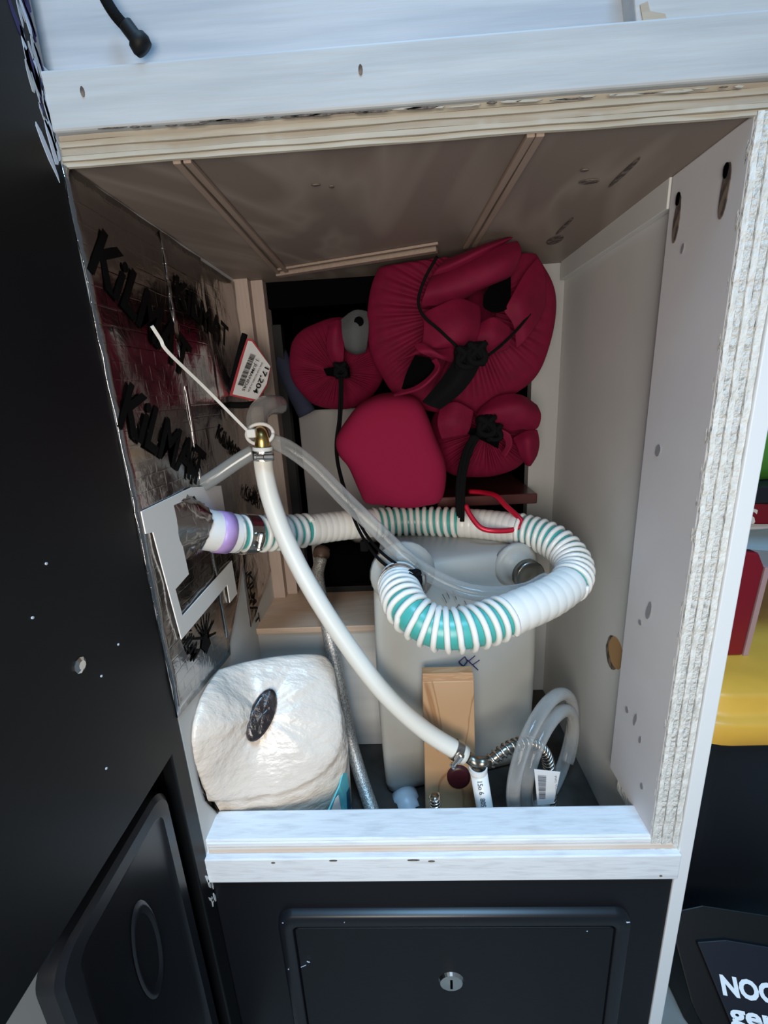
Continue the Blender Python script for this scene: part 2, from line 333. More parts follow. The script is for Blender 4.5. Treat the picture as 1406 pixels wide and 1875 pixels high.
# right stile: rough ply edge in strips + smooth facing board
fe = box('stile_core', (RX+.001, 1.006, -1.335), (.762, 1.20, .461), 'ply_paint', cab, bevel=0)
xs = [RX, .699, .714, .729, .745, .762]
for i in range(5):
    rows = []; n = 110
    for k in range(n+1):
        z = -1.335+1.796*k/n; w = noise.noise(Vector((i*4.3, z*30, 2))); y = .998-.003*(i % 2 == 0)+.002*w
        dx = .0014*noise.noise(Vector((i*2.1, z*26, 7)))
        rows.append([Vector((xs[i]+dx, 1.01, z)), Vector((xs[i]+.0012+dx, y, z)), Vector((xs[i+1]-.0012+dx, y, z)), Vector((xs[i+1]+dx, 1.01, z))])
    build(MB().grid(rows), 'veneer', 'ply_paint_b' if i % 2 else 'ply_paint', fe)
box('facing_board', (.762, .988, FZ), (.802, 1.25, .52), 'white_smooth', cab, bevel=.001)
# sill, front strip, lip
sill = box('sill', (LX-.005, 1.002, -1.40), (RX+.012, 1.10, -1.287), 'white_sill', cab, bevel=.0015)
box('sill_edge', (LX+.002, .999, -1.312), (RX+.05, 1.01, -1.296), 'white_sill', sill)
box('sill_edge', (LX+.006, .994, -1.330), (RX+.07, 1.01, -1.312), mat('bare_pine_edge', (.60, .46, .36), .6, c2=(.66, .58, .50), scale=(10, 100, 100)), sill)
lip = box('lip', (LX-.012, .976, -1.425), (.765, 1.02, -1.331), 'white_sill', cab, bevel=.0012)
for (u, v, L) in ((757, 1575, .018), (610, 1576, .012), (790, 1577, .01), (1210, 1604, .004), (500, 1580, .006)):
    p = PY(u, v, .975); mb = MB(); mb.fan([p+Vector((L*math.cos(a*PI/6), 0, .0025*math.sin(a*PI/6))) for a in range(12)]); solid(build(mb, 'nail_hole', 'hole', lip), .0006)
# inner floor, bench and posts at the back
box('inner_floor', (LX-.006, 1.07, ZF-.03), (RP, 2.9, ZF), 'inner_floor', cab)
bench = box('bench_box', (LX-.004, 1.655, ZF), (.10, 2.30, -.972), 'bench_white', cab)
box('bench_top', (LX-.004, 1.645, -.972), (.12, 2.30, -.945), 'bench_wood', bench)
lp0, lp1 = PY(428, 505, 1.97), PY(474, 505, 1.97)
for a, b, y in ((LX-.004, LX+.055, 1.93), (LX+.055, LX+.105, 1.97)):
    box('corner_post', (a, y, -.945), (b, 2.06, ZC), 'pale_wood', cab)
POSTX = PY(973, 700, 2.0).x
box('corner_post', (POSTX, 2.0, ZF), (RP, 2.06, ZC), 'post_dimmed', cab)
# space behind the posts, its shade put in as near-black surfaces
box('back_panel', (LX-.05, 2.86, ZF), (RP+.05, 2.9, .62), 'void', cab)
box('back_light_block', (LX-.05, 2.05, ZC), (RP+.055, 2.9, ZC+.04), 'void', cab)  # unseen cover, added to stop overhead light leaking into the back space
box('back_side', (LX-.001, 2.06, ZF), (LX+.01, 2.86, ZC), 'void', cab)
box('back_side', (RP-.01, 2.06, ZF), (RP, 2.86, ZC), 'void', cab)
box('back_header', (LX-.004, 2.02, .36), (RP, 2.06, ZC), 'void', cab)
p0, p1 = PY(502, 760, 2.04), PY(556, 960, 2.04)
box('back_strip', (p0.x, 2.04, -.945), (p1.x-.01, 2.09, .30), 'rubber', cab)
# holes in the stile face and panel
def slot(u, v, L, wd_, x, tilt, name, m, parent):
    p = PX(u, v, x-.0008); mb = MB(); ring = []
    for k in range(18):
        a = 2*PI*k/18; y = wd_*math.cos(a)*(1+.3*noise.noise(Vector((a, u, 0)))); z = L*math.sin(a)
        ring.append(p+Vector((0, y*math.cos(tilt)-z*math.sin(tilt), y*math.sin(tilt)+z*math.cos(tilt))))
    mb.fan(ring); return solid(build(mb, name, m, parent), .0008)
for (u, v, L) in ((1327, 350, .05), (1239, 402, .05)):
    slot(u, v, L, .012, RX, .05, 'pocket_hole', 'hole', stile)
    slot(u+2, v-38, .014, .007, RX-.002, 0, 'pocket_bore', 'void', stile)
for (u, v, L, w) in ((1205, 825, .012, .008), (1188, 1118, .022, .008), (1172, 1140, .006, .006), (1163, 1318, .018, .005), (1172, 1355, .01, .004), (1148, 1300, .008, .007), (1250, 455, .008, .004), (1175, 1440, .008, .005)):
    slot(u, v, L*1.35, w*1.3, RX, .2, 'smudge', 'smudge', stile)
slot(1127, 1195, .055, .05, RP, 0, 'knot_hole', mat('knot_hole_wood', (.42, .24, .10), .6), rp)
slot(1121, 1195, .062, .045, RP+.0006, 0, 'knot_hole_rim', 'hole', rp)
# black lower front with its hatch
low = box('lower_panel', (LX-.08, .9935, FZ), (.763, 1.06, -1.425), 'black_door', cab)
def rrect(x0, x1, z0, z1, r, y, n=6):
    pts = []
    for cx, cz, a0 in ((x1-r, z1-r, 0), (x0+r, z1-r, 90), (x0+r, z0+r, 180), (x1-r, z0+r, 270)):
        for k in range(n+1):
            a = math.radians(a0+90*k/n); pts.append(Vector((cx+r*math.cos(a), y, cz+r*math.sin(a))))
    return pts
hx0, hz1 = PY(506, 1690, .975).x, PY(800, 1674, .975).z; hx1 = PY(1159, 1690, .975).x
rows = []
for inset, y, r in ((0, .996, .05), (.004, .976, .05), (.012, .970, .045), (.042, .968, .03), (.050, .974, .022), (.052, .996, .02)):
    rows.append(rrect(hx0+inset, hx1-inset, -2.30+inset, hz1-inset, r, y))
hf = build(MB().grid(rows, close_v=True), 'hatch_frame', 'black_gloss', low, smooth=True)
hatch_in = .056
hd = build(MB().prism(rrect(hx0+hatch_in, hx1-hatch_in, -2.244, hz1-hatch_in, .012, .972), (0, .024, 0)), 'hatch_door', 'black_door', low, bevel=.001)
pl = PY(826, 1797, .970)
lk = build(MB().lathe(pl+Vector((0, .012, 0)), (0, -1, 0), [(.041, 0), (.041, .010), (.036, .018), (.033, .019), (.0, .021)], 28), 'cam_lock', 'chrome', low, smooth=False, label='chrome cam lock')
box('key_slot', (pl.x-.004, pl.y-.0105, pl.z-.017), (pl.x+.004, pl.y-.003, pl.z+.017), 'void', low, bevel=0)
for (u, v, L) in ((518, 1690, .006), (556, 1770, .012), (565, 1762, .006), (848, 1676, .01), (1150, 1690, .008), (630, 1690, .003), (1075, 1706, .003), (530, 1775, .006)):
    p = PY(u, v, .967); mb = MB(); mb.prism([p+Vector((random.uniform(-1, 1)*L, 0, random.uniform(-1, 1)*L*.5)) for _ in range(3)], (0, .002, 0)); build(mb, 'paint_chip', 'paint_chip', low)
# ---------------------------------------------------------------- foil sheets on the left inner wall
def wallpt(u, v, x=LX): return PX(u, v, x)
def foil(name, poly, x, sub=14, amp=.004, seed=0):
    """poly: (y, z) outline as y0, y1, top z, bottom z at y0, bottom z at y1"""
    y0, y1, zt, zb0, zb1 = poly; rows = []
    nz = 40
    for i in range(sub+1):
        t = i/sub; y = y0+(y1-y0)*t; zb = zb0+(zb1-zb0)*t; row = []
        for k in range(nz+1):
            s = k/nz; z = zt+(zb-zt)*s
            e = amp*noise.noise(Vector((y*9+seed, z*9, seed)))*1.3 + .45*amp*noise.noise(Vector((y*30, z*30, seed)))
            if i in (0, sub): e += .5*amp*noise.noise(Vector((z*60, seed, 1)))
            row.append(Vector((x+e, y+(.006*noise.noise(Vector((z*25, seed, 5))) if i in (0, sub) else 0), z)))
        rows.append(row)
    return solid(build(MB().grid(rows), name, 'foil', cab, smooth=True), .001)
f1 = foil('foil_sheet', (.988, 1.36, .456, -.83, -.88), LX+.003, seed=1)
f2 = foil('foil_sheet', (1.345, 1.60, .452, -.86, -.62), LX+.005, seed=5)
f3 = foil('foil_sheet', (1.585, 1.92, .448, -.90, -.80), LX+.001, seed=9)
def wtext(s, a, b, h, sheet, x=None, shear=.2, bold=.03):
    x = x or LX+.008
    p0, p1 = wallpt(*a, x), wallpt(*b, x); e1 = (p1-p0); e2 = Vector((0, -e1.z, e1.y))
    return text('lettering', s, p0, e1, e2, h, 'print_black', sheet, bold=bold, shear=shear, width=e1.length)
wtext('KiLMAT', (158, 484), (345, 700), .125, f1)
wtext('KiLMAT', (318, 548), (420, 640), .085, f2, LX+.011)
wtext('KiLMAT', (212, 775), (372, 895), .125, f1)
wtext('KiLMAT', (396, 800), (440, 850), .06, f3)
wtext('KiLMAT', (446, 905), (478, 935), .05, f3)
wtext('KiLMAT', (452, 1050), (470, 1150), .05, f3)
wtext('KiLM', (330, 1160), (356, 1215), .05, f1)
def emblem(u, v, sz, sheet, x):
    c = wallpt(u, v, x); mb = MB()
    for k in range(6):
        a = math.radians(150-k*34); d = Vector((0, math.cos(a), math.sin(a))); n = Vector((0, -d.z, d.y))*sz*.10
        mb.prism([c+d*sz*.2-n*.6, c+d*sz-n*.3, c+d*sz*1.05+n*.5, c+d*sz*.2+n*.6], (.001, 0, 0))
    ring = [c+Vector((0, sz*.45*math.cos(k*PI/5)*(1 if k % 2 else .7), sz*.5*math.sin(k*PI/5)*(1 if k % 2 else .75)-sz*.2)) for k in range(10)]
    mb.prism(ring, (.001, 0, 0)); build(mb, 'printed_emblem', 'print_black', sheet)
emblem(376, 1168, .075, f1, LX+.008); emblem(350, 850, .06, f1, LX+.008); emblem(468, 905, .04, f3, LX+.006)
# white card cut-out stuck round the inlet
tp = [(120, 540), (400, 405), (565, 395), (590, 560), (470, 560), (420, 450), (300, 505), (385, 890), (310, 975), (350, 1125), (625, 815), (655, 1000), (615, 1050), (600, 950), (345, 1255), (185, 655), (145, 665)]
poly = [wallpt(220+x/3.0565, 760+y/3.0565, LX+.013) for x, y in tp]
build(MB().prism(poly, (-.003, 0, 0)), 'card_cutout', 'tape', cab, label='white card cut-out around the inlet pipe')

# ================================================================ black partition on the left with its own hatch
part = thing('partition', (LX-.02, .3, FZ), 'black painted partition wall at the left of the open cabinet', 'partition')
c1 = wallpt(314, 1385); cy, cz = c1.y, c1.z
def pbox(a, b, n='panel'): return box(n, (LX-.035, a[0], a[1]), (LX, b[0], b[1]), 'black', part, bevel=.0015)
pan = build(MB().prism([Vector((LX, y, z)) for y, z in ((.992, -1.52), (.992, 1.3), (-.9, 1.3), (-.9, cz), (cy, cz), (cy, -2.3), (.992, -2.3))], (-.035, 0, 0)), 'panel', 'black', part, bevel=.0015)
# moulded hatch standing a little ajar inside the cut-out
q = [wallpt(300, 1428, LX-.012), wallpt(92, 1800, LX-.012)]
hy1, hz = q[0].y, q[0].z; hy0 = q[1].y
rows = []
for inset, x, r in ((0, -.035, .06), (.003, -.004, .06), (.014, .006, .055), (.045, .008, .04), (.055, .002, .03)):
    ring = rrect(hy0+inset, hy1-inset, -2.33+inset, hz-inset, r, 0, 10)
    rows.append([Vector((LX-.012+x, p.x, p.z)) for p in ring])
hb = MB().grid(rows, close_v=True); hb.fan(rows[-1])
hob = build(hb, 'hatch_door', 'black_gloss', part, smooth='auto')
box('hatch_gap_shade', (LX-.16, hy0+.12, -2.33), (LX-.14, cy+.02, cz+.3), 'void', part)  # black sheets added behind the hatch so its gap stays dark
box('hatch_gap_shade', (LX-.14, cy+.001, -2.33), (LX-.036, cy+.02, cz+.3), 'void', part)
box('hatch_gap_shade', (LX-.14, hy0+.12, cz+.02), (LX-.036, cy+.02, cz+.04), 'void', part)
pr = wallpt(272, 1740, LX-.008)
rows = []
for sc_, x in ((1.0, -.001), (.94, .003), (.86, .003), (.74, -.002), (.2, -.003)):
    rows.append([pr+Vector((x, .045*sc_*math.cos(k*PI/16), .15*sc_*math.sin(k*PI/16))) for k in range(32)])
build(MB().grid(rows, close_v=True).fan(rows[-1]), 'handle_recess', 'black_gloss', hob, smooth=True)
# dried paint on the panel edge
random.seed(3)
for i in range(60):
    hi = i % 6 != 5
    z = random.uniform(.46, 1.0) if hi else random.uniform(-1.50, -1.36)
    L = random.uniform(.015, .05) if hi else random.uniform(.01, .03); y = .990-abs(random.gauss(0, .016+.03*max(0, z-.5) if hi else .008))
    w_ = L*random.uniform(.10, .22); c = Vector((LX+.001, y, z)); mb = MB(); n = 9; k_ = random.uniform(-.1, .35)
    mb.prism([c+Vector((0, w_*random.uniform(.6, 1.2)*math.cos(2*PI*k/n)-k_*L*math.sin(2*PI*k/n), L*random.uniform(.7, 1)*math.sin(2*PI*k/n))) for k in range(n)], (-.003, 0, 0))
    build(mb, 'dried_paint', ('paint_chip', 'white_rail', 'ink', 'white_upper')[i % 4] if hi else 'white_smooth', part)
p = wallpt(146, 1218, LX)
build(MB().lathe(p, (1, 0, 0), [(.016, -.002), (.016, .002), (.009, .006), (0.001, .006)], 10), 'screw_head', 'chrome', part)
for (u, v) in ((195, 1407), (186, 1238), (217, 1180), (85, 1032), (60, 1131), (340, 1287)):
    p = wallpt(u, v, LX+.001); build(MB().lathe(p, (1, 0, 0), [(.0025, -.001), (.0025, .0008), (.0005, .001)], 7), 'paint_fleck', 'paint_chip', part)

# ================================================================ things inside the compartment
# ---- water tank, turned a little
tl = PY(680, 1045, 1.37); tz = tl.z; tr = PZ(988, 1003, tz)
ex = (tr-tl); ex.z = 0; TW = ex.length; ex.normalize(); ey = Vector((.04, 1, 0)).normalized(); tnv = Vector((ex.y, -ex.x, 0))
def TP(a, b, z): return Vector((tl.x, tl.y, 0))+ex*a+ey*b+Vector((0, 0, z))
tank = thing('water_tank', TP(TW/2, .2, ZF), 'white plastic water tank behind the looped hose', 'tank')
def tring(z, inset, bul=0):
    return [TP(p.x, p.z, z) for p in rrect(inset-bul, TW-inset+bul, inset-bul, .42-inset+bul, .035, 0, 5)]
rows = [tring(ZF+.002, .03), tring(ZF+.02, .008), tring(ZF+.06, 0)]
for k in range(1, 9): z = ZF+.06+(tz-.06-ZF-.06)*k/9; rows.append(tring(z, 0, .008*math.sin(PI*k/9)))
rows += [tring(tz-.05, 0), tring(tz-.015, .006), tring(tz, .03)]
tb = MB().grid(rows, close_v=True); tb.fan(rows[0], True); tb.fan(rows[-1])
build(tb, 'tank_body', 'tank', tank, smooth=True)
tn = tnv
def onface(u, v):
    r = ray(u, v); o = Vector((tl.x, tl.y, 0)); t = o.dot(tn)/r.dot(tn); return r*t
def boss(u, v, prof, m, name, seg=26): return build(MB().lathe(onface(u, v), tn, prof, seg), name, m, tank, smooth=True)
boss(738, 1050, [(.115, -.012), (.113, .006), (.098, .014), (.085, .03), (.07, .05)], 'tank', 'inlet_boss')
boss(945, 1035, [(.085, -.012), (.084, .004), (.074, .010), (.070, .012), (.05, .014), (.048, .02), (.0, .02)], 'tank', 'vent_boss')
boss(958, 1046, [(.05, .015), (.056, .016), (.056, .05), (.05, .052), (.02, .052), (.0, .05)], 'coil_steel', 'vent_clamp')
boss(742, 1462, [(.055, -.012), (.053, .02), (.045, .03), (.045, .06), (.03, .062), (.03, .085), (0, .085)], 'tank_cap', 'drain_boss')
def strokes(name, segs, m, w):
    mb = MB()
    for (a, b) in segs:
        p, q_ = onface(*a), onface(*b); mb.tube([p+tn*.010, q_+tn*.010], w, 5)
    build(mb, name, m, tank)
strokes('handwriting', [((808, 1086), (816, 1102)), ((814, 1078), (821, 1094)), ((827, 1080), (834, 1096)), ((848, 1098), (858, 1118)), ((795, 1105), (793, 1118)), ((833, 1112), (838, 1105)), ((838, 1105), (845, 1114))], 'ink_grey', .0014)
strokes('handwriting', [((838, 1209), (860, 1230)), ((838, 1209), (849, 1200)), ((849, 1200), (854, 1208)), ((854, 1208), (847, 1217)), ((854, 1206), (873, 1224)), ((856, 1208), (868, 1198)), ((863, 1215), (876, 1206))], 'ink', .0020)
# ---- pine wedge in front of the tank
wa = [PY(773, 1243, 1.31), PY(868, 1245, 1.31)]
zt = wa[0].z; x0, x1 = wa[0].x, wa[1].x
wed = thing('pine_block', ((x0+x1)/2, 1.30, ZF), 'short pine block with a dark knot wedged upright against the tank', 'wood block')
build(MB().prism([Vector((x, y, z)) for x, y, z in ((x0, 1.31, zt-.012), (x1, 1.31, zt-.012), (x1+.004, 1.27, ZF), (x0-.004, 1.27, ZF))], (0, .045, 0)), 'block', 'pine', wed, bevel=.0012)
build(MB().prism([Vector((x, y, z)) for x, y, z in ((x0+.001, 1.312, zt-.012), (x1-.001, 1.312, zt-.012), (x1-.003, 1.322, zt+.012), (x0+.002, 1.322, zt+.012))], (0, .035, 0)), 'end_grain', 'pine_end', wed)
kc = PY(840, 1425, 1.276)
build(MB().grid([[kc+Vector((sx*math.cos(k*PI/12), -dy, sx*1.15*math.sin(k*PI/12))) for k in range(24)] for sx, dy in ((.043, -.012), (.041, .001), (.03, .003), (.002, .003))], close_v=True), 'knot', 'knot', wed, smooth=True)
# ---- large corrugated filler hose
HR = .056
hp = path([(428, 976, 1.36), (455, 978, 1.40), (505, 976, 1.49), (560, 971, 1.58), (620, 963, 1.67), (690, 957, 1.74), (760, 955, 1.76), (830, 957, 1.72), (900, 962, 1.66), (960, 972, 1.58), (1010, 990, 1.50), (1044, 1022, 1.42), (1049, 1058, 1.33), (1012, 1090, 1.23), (960, 1114, 1.155), (905, 1137, 1.105), (850, 1153, 1.075), (795, 1150, 1.08), (752, 1122, 1.11), (733, 1085, 1.19), (731, 1062, 1.30)], 10)
hp = resample(hp, 420)
hose = thing('corrugated_hose', hp[210], 'ribbed white and teal hose looping from wall inlet to tank', 'hose')
build(MB().tube(hp, HR*.93, 22), 'hose_core', 'hose_teal', hose, smooth=True)
def u_of(p):
    c = Vector((p.x*vx.x+p.y*vd.x-p.z*vv.x, p.x*vx.y+p.y*vd.y-p.z*vv.y, p.x*vx.z+p.y*vd.z-p.z*vv.z)); return CX+F*c.x/c.z
us = [u_of(p) for p in hp]; imax = us.index(max(us))
def idx(u, second=False):
    rng = range(imax, len(us)) if second else range(imax)
    return min(rng, key=lambda i: abs(us[i]-u))
LEN = sum((hp[i+1]-hp[i]).length for i in range(len(hp)-1)); DL = LEN/(len(hp)-1)
secs = [(0, idx(562), 'r', .034), (idx(562), idx(684), 's', .030), (idx(684), idx(842), 'r', .029), (idx(842), idx(952), 's', .028), (idx(952), idx(1040, True), 'r', .027), (idx(1040, True), idx(925, True), 's', .036), (idx(925, True), len(hp)-1, 'v', .0265)]
for a, b, kind, pitch in secs:
    seg = hp[a:b+1]
    if kind == 'v':
        fine = resample(seg, 1200); dl = (b-a)*DL/1199; ph = 0; pts = []
        for i, (p, t, e1, e2) in enumerate(frames(fine)):
            q = i/1199; ph += dl/(.029-.009*min(1, max(0, (q-.45)/.3)))*2*PI
            pts.append(p+(e1*math.cos(ph)+e2*math.sin(ph))*HR)
        build(MB().tube(pts, .0088, 7), 'spiral_rib', 'hose_white', hose, smooth=True)
    elif kind == 's':
        L = (b-a)*DL; n = max(2, round(L/pitch))
        fine = resample(seg, n*8+1)
        build(MB().tube(fine, lambda t: HR*(1.045+.028*abs(math.sin(PI*n*t))**.7), 24), 'hose_sleeve', 'hose_white', hose, smooth=True)
    else:
        L = (b-a)*DL; turns = max(1, round(L/pitch)); fr = frames(resample(seg, turns*26+1)); pts = []
        for i, (p, t, e1, e2) in enumerate(fr):
            an = 2*PI*i/26; pts.append(p+(e1*math.cos(an)+e2*math.sin(an))*HR)
        build(MB().tube(pts, min(.0105, pitch*.33), 7), 'spiral_rib', 'hose_white', hose, smooth=True)
def clamp(name, p, t, r, w, parent, m='steel', screw=True, up=None):
    t = Vector(t).normalized()
    o = build(MB().lathe(Vector(p)-t*w/2, t, [(r, 0), (r+.004, 0), (r+.004, w), (r, w), (r, 0)], 26, cap=False), name, m, parent)
    if screw:
        up = Vector(up) if up else Vector((0, -1, -.2)); up = (up-t*up.dot(t)).normalized(); sd = t.cross(up)
        c = Vector(p)+up*(r+.012)
        build(MB().lathe(c-sd*.028, sd, [(.010, 0), (.012, .004), (.012, .03), (.008, .032), (.008, .05), (.011, .052), (.011, .058)], 10), 'clamp_screw', m, o)
    return o
i0 = idx(452); clamp('hose_clamp', hp[i0], hp[i0+1]-hp[i0-1], HR+.010, .045, hose, up=(0, -1, .15))
clamp('hose_clamp', hp[-10], hp[-9]-hp[-11], HR+.006, .03, hose, up=(1, -.5, .1))
# ---- inlet pipe with purple primer, through the wall
ip = path([(350, 964, 1.265), (395, 973, 1.315), (432, 977, 1.365)], 8)
inl = thing('inlet_pipe', ip[0], 'white wall inlet pipe with purple primer band', 'pipe')
build(MB().tube(ip, .065, 24), 'pipe', 'pipe_white', inl, smooth=True)
pp = resample(ip, 40); k0 = min(range(40), key=lambda i: abs(u_of(pp[i])-404))
pd = (pp[-1]-pp[k0]).normalized()
build(MB().lathe(pp[k0]-pd*.02, pd, [(.065, 0), (.068, .001), (.069, .042), (.065, .043)], 26, cap=False), 'primer_band', 'purple', inl, smooth=True, label='purple primer band')
e = (ip[6]-ip[0]).normalized(); e1 = Vector((0, 0, 1)); e1 = (e1-e*e1.dot(e)).normalized(); e2 = e1.cross(e)
wc = wallpt(342, 962, LX+.004); pc_ = ip[3]; rows = []
for i in range(9):
    t = i/8; row = []
    for k in range(36):
        an = k*PI/18; A_ = wc+Vector((0, -math.sin(an), 0))*.085+Vector((0, 0, math.cos(an)))*.105
        B_ = pc_+(e1*math.cos(an)+e2*math.sin(an)*(1 if e2.y < 0 else -1))*.070
        p = A_.lerp(B_, t**.8); cr = .012*noise.noise(Vector((k*.9, i*1.3, 2)))*(1 if 0 < i else 0)
        row.append(p+(p-pc_.lerp(wc, .5)).normalized()*cr)
    rows.append(row)
build(MB().grid(rows, close_v=True), 'foil_wrap', 'foil', inl, smooth=True)
# ---- white vinyl hose from brass elbow to tee
wp = path([(481, 826, 1.36), (484, 862, 1.36), (496, 915, 1.35), (522, 985, 1.33), (565, 1070, 1.30), (625, 1165, 1.27), (700, 1265, 1.24), (775, 1335, 1.22), (852, 1384, 1.20)], 10)
wh = thing('vinyl_hose', wp[-1], 'smooth white vinyl hose sweeping diagonally from brass elbow to tee', 'hose')
build(MB().tube(wp, .0295, 20), 'hose', 'pvc', wh, smooth=True)
clamp('hose_clamp', wp[2], wp[3]-wp[1], .0300, .030, wh, up=(.4, -1, 0))
clamp('hose_clamp', wp[-3], wp[-2]-wp[-4], .0300, .026, wh, up=(-.3, -1, .2))
build(MB().lathe(wp[0], wp[0]-wp[1], [(.0295, -.004), (.031, 0), (.031, .012), (.026, .014)], 20), 'hose_end', 'pvc', wh, smooth=True)
# brass elbow
ep = path([(481, 824, 1.36), (480, 806, 1.36), (478, 795, 1.375), (476, 790, 1.42), (475, 788, 1.48)], 6)
el = thing('brass_elbow', ep[0], 'small brass elbow fitting at top of the white hose', 'fitting')
build(MB().tube(ep, .0235, 18), 'elbow', 'brass', el, smooth=True)
build(MB().lathe(ep[0], ep[2]-ep[0], [(.0235, 0), (.027, .001), (.027, .012), (.0235, .014)], 18, cap=False), 'collar', 'brass', el, smooth=True)
# zip tie
zt_ = thing('cable_tie', PY(462, 795, 1.37), 'long white cable tie with its tail sticking up left', 'cable tie')
tailp = path([(458, 794, 1.355), (380, 715, 1.27), (309, 646, 1.16), (294, 622, 1.14), (278, 597, 1.12)], 6)
fr = frames(tailp); rows = []
for (p, t, e1, e2) in fr:
    n = Vector((p.x, p.y, p.z)).normalized(); s_ = t.cross(n).normalized()*.0042; n2 = t.cross(s_).normalized()*.0022
    rows.append([p+s_+n2, p-s_+n2, p-s_-n2, p+s_-n2])
build(MB().grid(rows, close_v=True).fan(rows[0]).fan(rows[-1]), 'tail', 'tie', zt_)
hc = PY(461, 794, 1.352); build(MB().box(hc-Vector((.014, .012, .012)), hc+Vector((.014, .012, .014))), 'head', 'tie', zt_, bevel=.0012)
lp = [PY(476, 797, 1.37)+Vector((.042*math.cos(a*PI/12), .012*math.sin(a*PI/12), .030*math.sin(a*PI/12)+.004)) for a in range(25)]
build(MB().tube(lp, .006, 8), 'loop', 'tie', zt_, smooth=True)
# ---- clear tubes
def tubething(name, pts, r, m, label, c='tube', **k):
    o = build(MB().tube(pts, r, 18, **k), name, m, None, smooth=True); return tag(o, label, c)
tubething('clear_tube', path([(497, 808, 1.40), (530, 822, 1.40), (575, 856, 1.40), (630, 912, 1.39), (690, 970, 1.37), (755, 1030, 1.335), (825, 1072, 1.30), (890, 1088, 1.28), (960, 1082, 1.29), (1000, 1062, 1.34)], 9), .026, 'clear', 'clear vinyl tube running from elbow down behind the looped hose')
tubething('clear_tube', path([(465, 826, 1.40), (430, 848, 1.385), (395, 872, 1.37), (360, 894, 1.36)], 8), .024, 'clear_grey', 'short smoky clear tube between elbow and foil wall')
tubething('vent_tube', path([(478, 800, 1.47), (470, 775, 1.50), (474, 755, 1.54), (490, 742, 1.62), (510, 742, 1.75)], 8), .036, 'clear', 'stubby translucent tube bending up behind the brass elbow')
# ---- braided riser and copper fitting
br = thing('braided_hose', PY(685, 1490, 1.40), 'thin braided steel riser hose behind the white hose', 'hose')
build(MB().tube(path([(588, 1022, 1.80), (582, 1050, 1.76), (586, 1085, 1.70), (597, 1135, 1.62), (610, 1200, 1.55), (624, 1270, 1.50), (640, 1350, 1.46), (660, 1420, 1.38), (683, 1490, 1.29), (694, 1530, 1.25)], 8), .027, 14), 'hose', 'braid', br, smooth=True)
build(MB().lathe(PY(588, 1016, 1.82), (0, -.9, -.45), [(.012, -.03), (.036, -.028), (.038, .0), (.022, .012), (.02, .03)], 16), 'ferrule', 'copper', br, smooth=True)
# ---- tee, printed pipe and steel coil hose
te = PY(872, 1397, 1.195)
tee = thing('tee_fitting', te, 'small steel tee joining white hose, printed pipe and coil hose', 'fitting')
build(MB().tube([PY(858, 1387, 1.198), te, PY(876, 1410, 1.19)], .019, 14), 'body', 'coil_steel', tee, smooth=True)
build(MB().tube([te, PY(896, 1396, 1.205)], .02, 14), 'branch', 'coil_steel', tee, smooth=True)
clamp('clamp_ring', PY(875, 1406, 1.19), (0, 0, -1), .027, .018, tee, m='pipe_white', screw=False)
pa, pb = PY(876, 1412, 1.19), PY(890, 1495, 1.18); pc = pa+(pb-pa)*2.2
pc.z = ZF+.002
pip = thing('printed_pipe', pc, 'white plastic pipe printed with size numbers below the tee', 'pipe')
build(MB().tube([pa, pb, pc], .0285, 20), 'pipe', 'pipe_white', pip, smooth=True)
ax = (pb-pa).normalized(); tow = -Vector(pa).normalized(); tow = (tow-ax*tow.dot(ax)).normalized()
text('lettering', '15o 6  80S', pa+tow*.0300+ax*.008+ax.cross(tow)*.010, ax, tow.cross(ax), .017, 'print_grey', pip, bold=.01, width=.105)
text('lettering', '2 /1', pa+tow*.0300+ax*.128+ax.cross(tow)*.010, ax, tow.cross(ax), .02, 'smudge', pip, width=.05)
cp = resample(path([(893, 1398, 1.21), (912, 1382, 1.22), (938, 1366, 1.24), (968, 1360, 1.27), (992, 1372, 1.30), (1004, 1398, 1.32), (1008, 1440, 1.33), (1008, 1500, 1.34)], 10), 60)
co = thing('coil_hose', cp[-1], 'dark ribbed steel hose curving from tee behind the clear coil', 'hose')
build(MB().tube(cp, .017, 14), 'core', 'coil_steel', co, smooth=True)
fr = frames(resample(cp, 34*18+1)); pts = [p+(a_*math.cos(2*PI*i/18)+b_*math.sin(2*PI*i/18))*.0185 for i, (p, t, a_, b_) in enumerate(fr)]
build(MB().tube(pts, .0048, 6), 'spiral_rib', 'steel', co, smooth=True)
# ---- coil of clear tube with a barcode label
A, B = PY(946, 1470, 1.16), PY(1044, 1470, 1.50)
ctop = PY(985, 1282, 1.30).z; cz0 = (ctop+ZF+.026)/2; cR = (ctop-ZF-.026)/2
cl = thing('tube_coil', Vector(((A.x+B.x)/2, (A.y+B.y)/2, ZF)), 'standing coil of clear vinyl tube with barcode label', 'tube coil')
pts = []
for k in range(0, 131):
    t = k/130; an = math.radians(-60 + 640*t); m_ = (A+B)/2; hx = (B-A)/2; hx.z = 0
    s_ = 1-.30*t
    p = Vector((m_.x, m_.y, cz0-.30*t*cR)) + hx*(-math.cos(an))*s_ + Vector((0, 0, 1))*(cR*math.sin(an)*s_) + Vector((.05*t-.02, .03*t, 0))
    pts.append(p)
build(MB().tube(resample(pts, 170), .0235, 14), 'tube', 'clear', cl, smooth=True)
lab = [PY(978, 1409, 1.16), PY(1026, 1414, 1.175), PY(1014, 1472, 1.165), PY(984, 1475, 1.155)]
lo = build(MB().prism(lab, (0, .003, 0)), 'label', 'paper', cl, bevel=.0008, label='white barcode label')
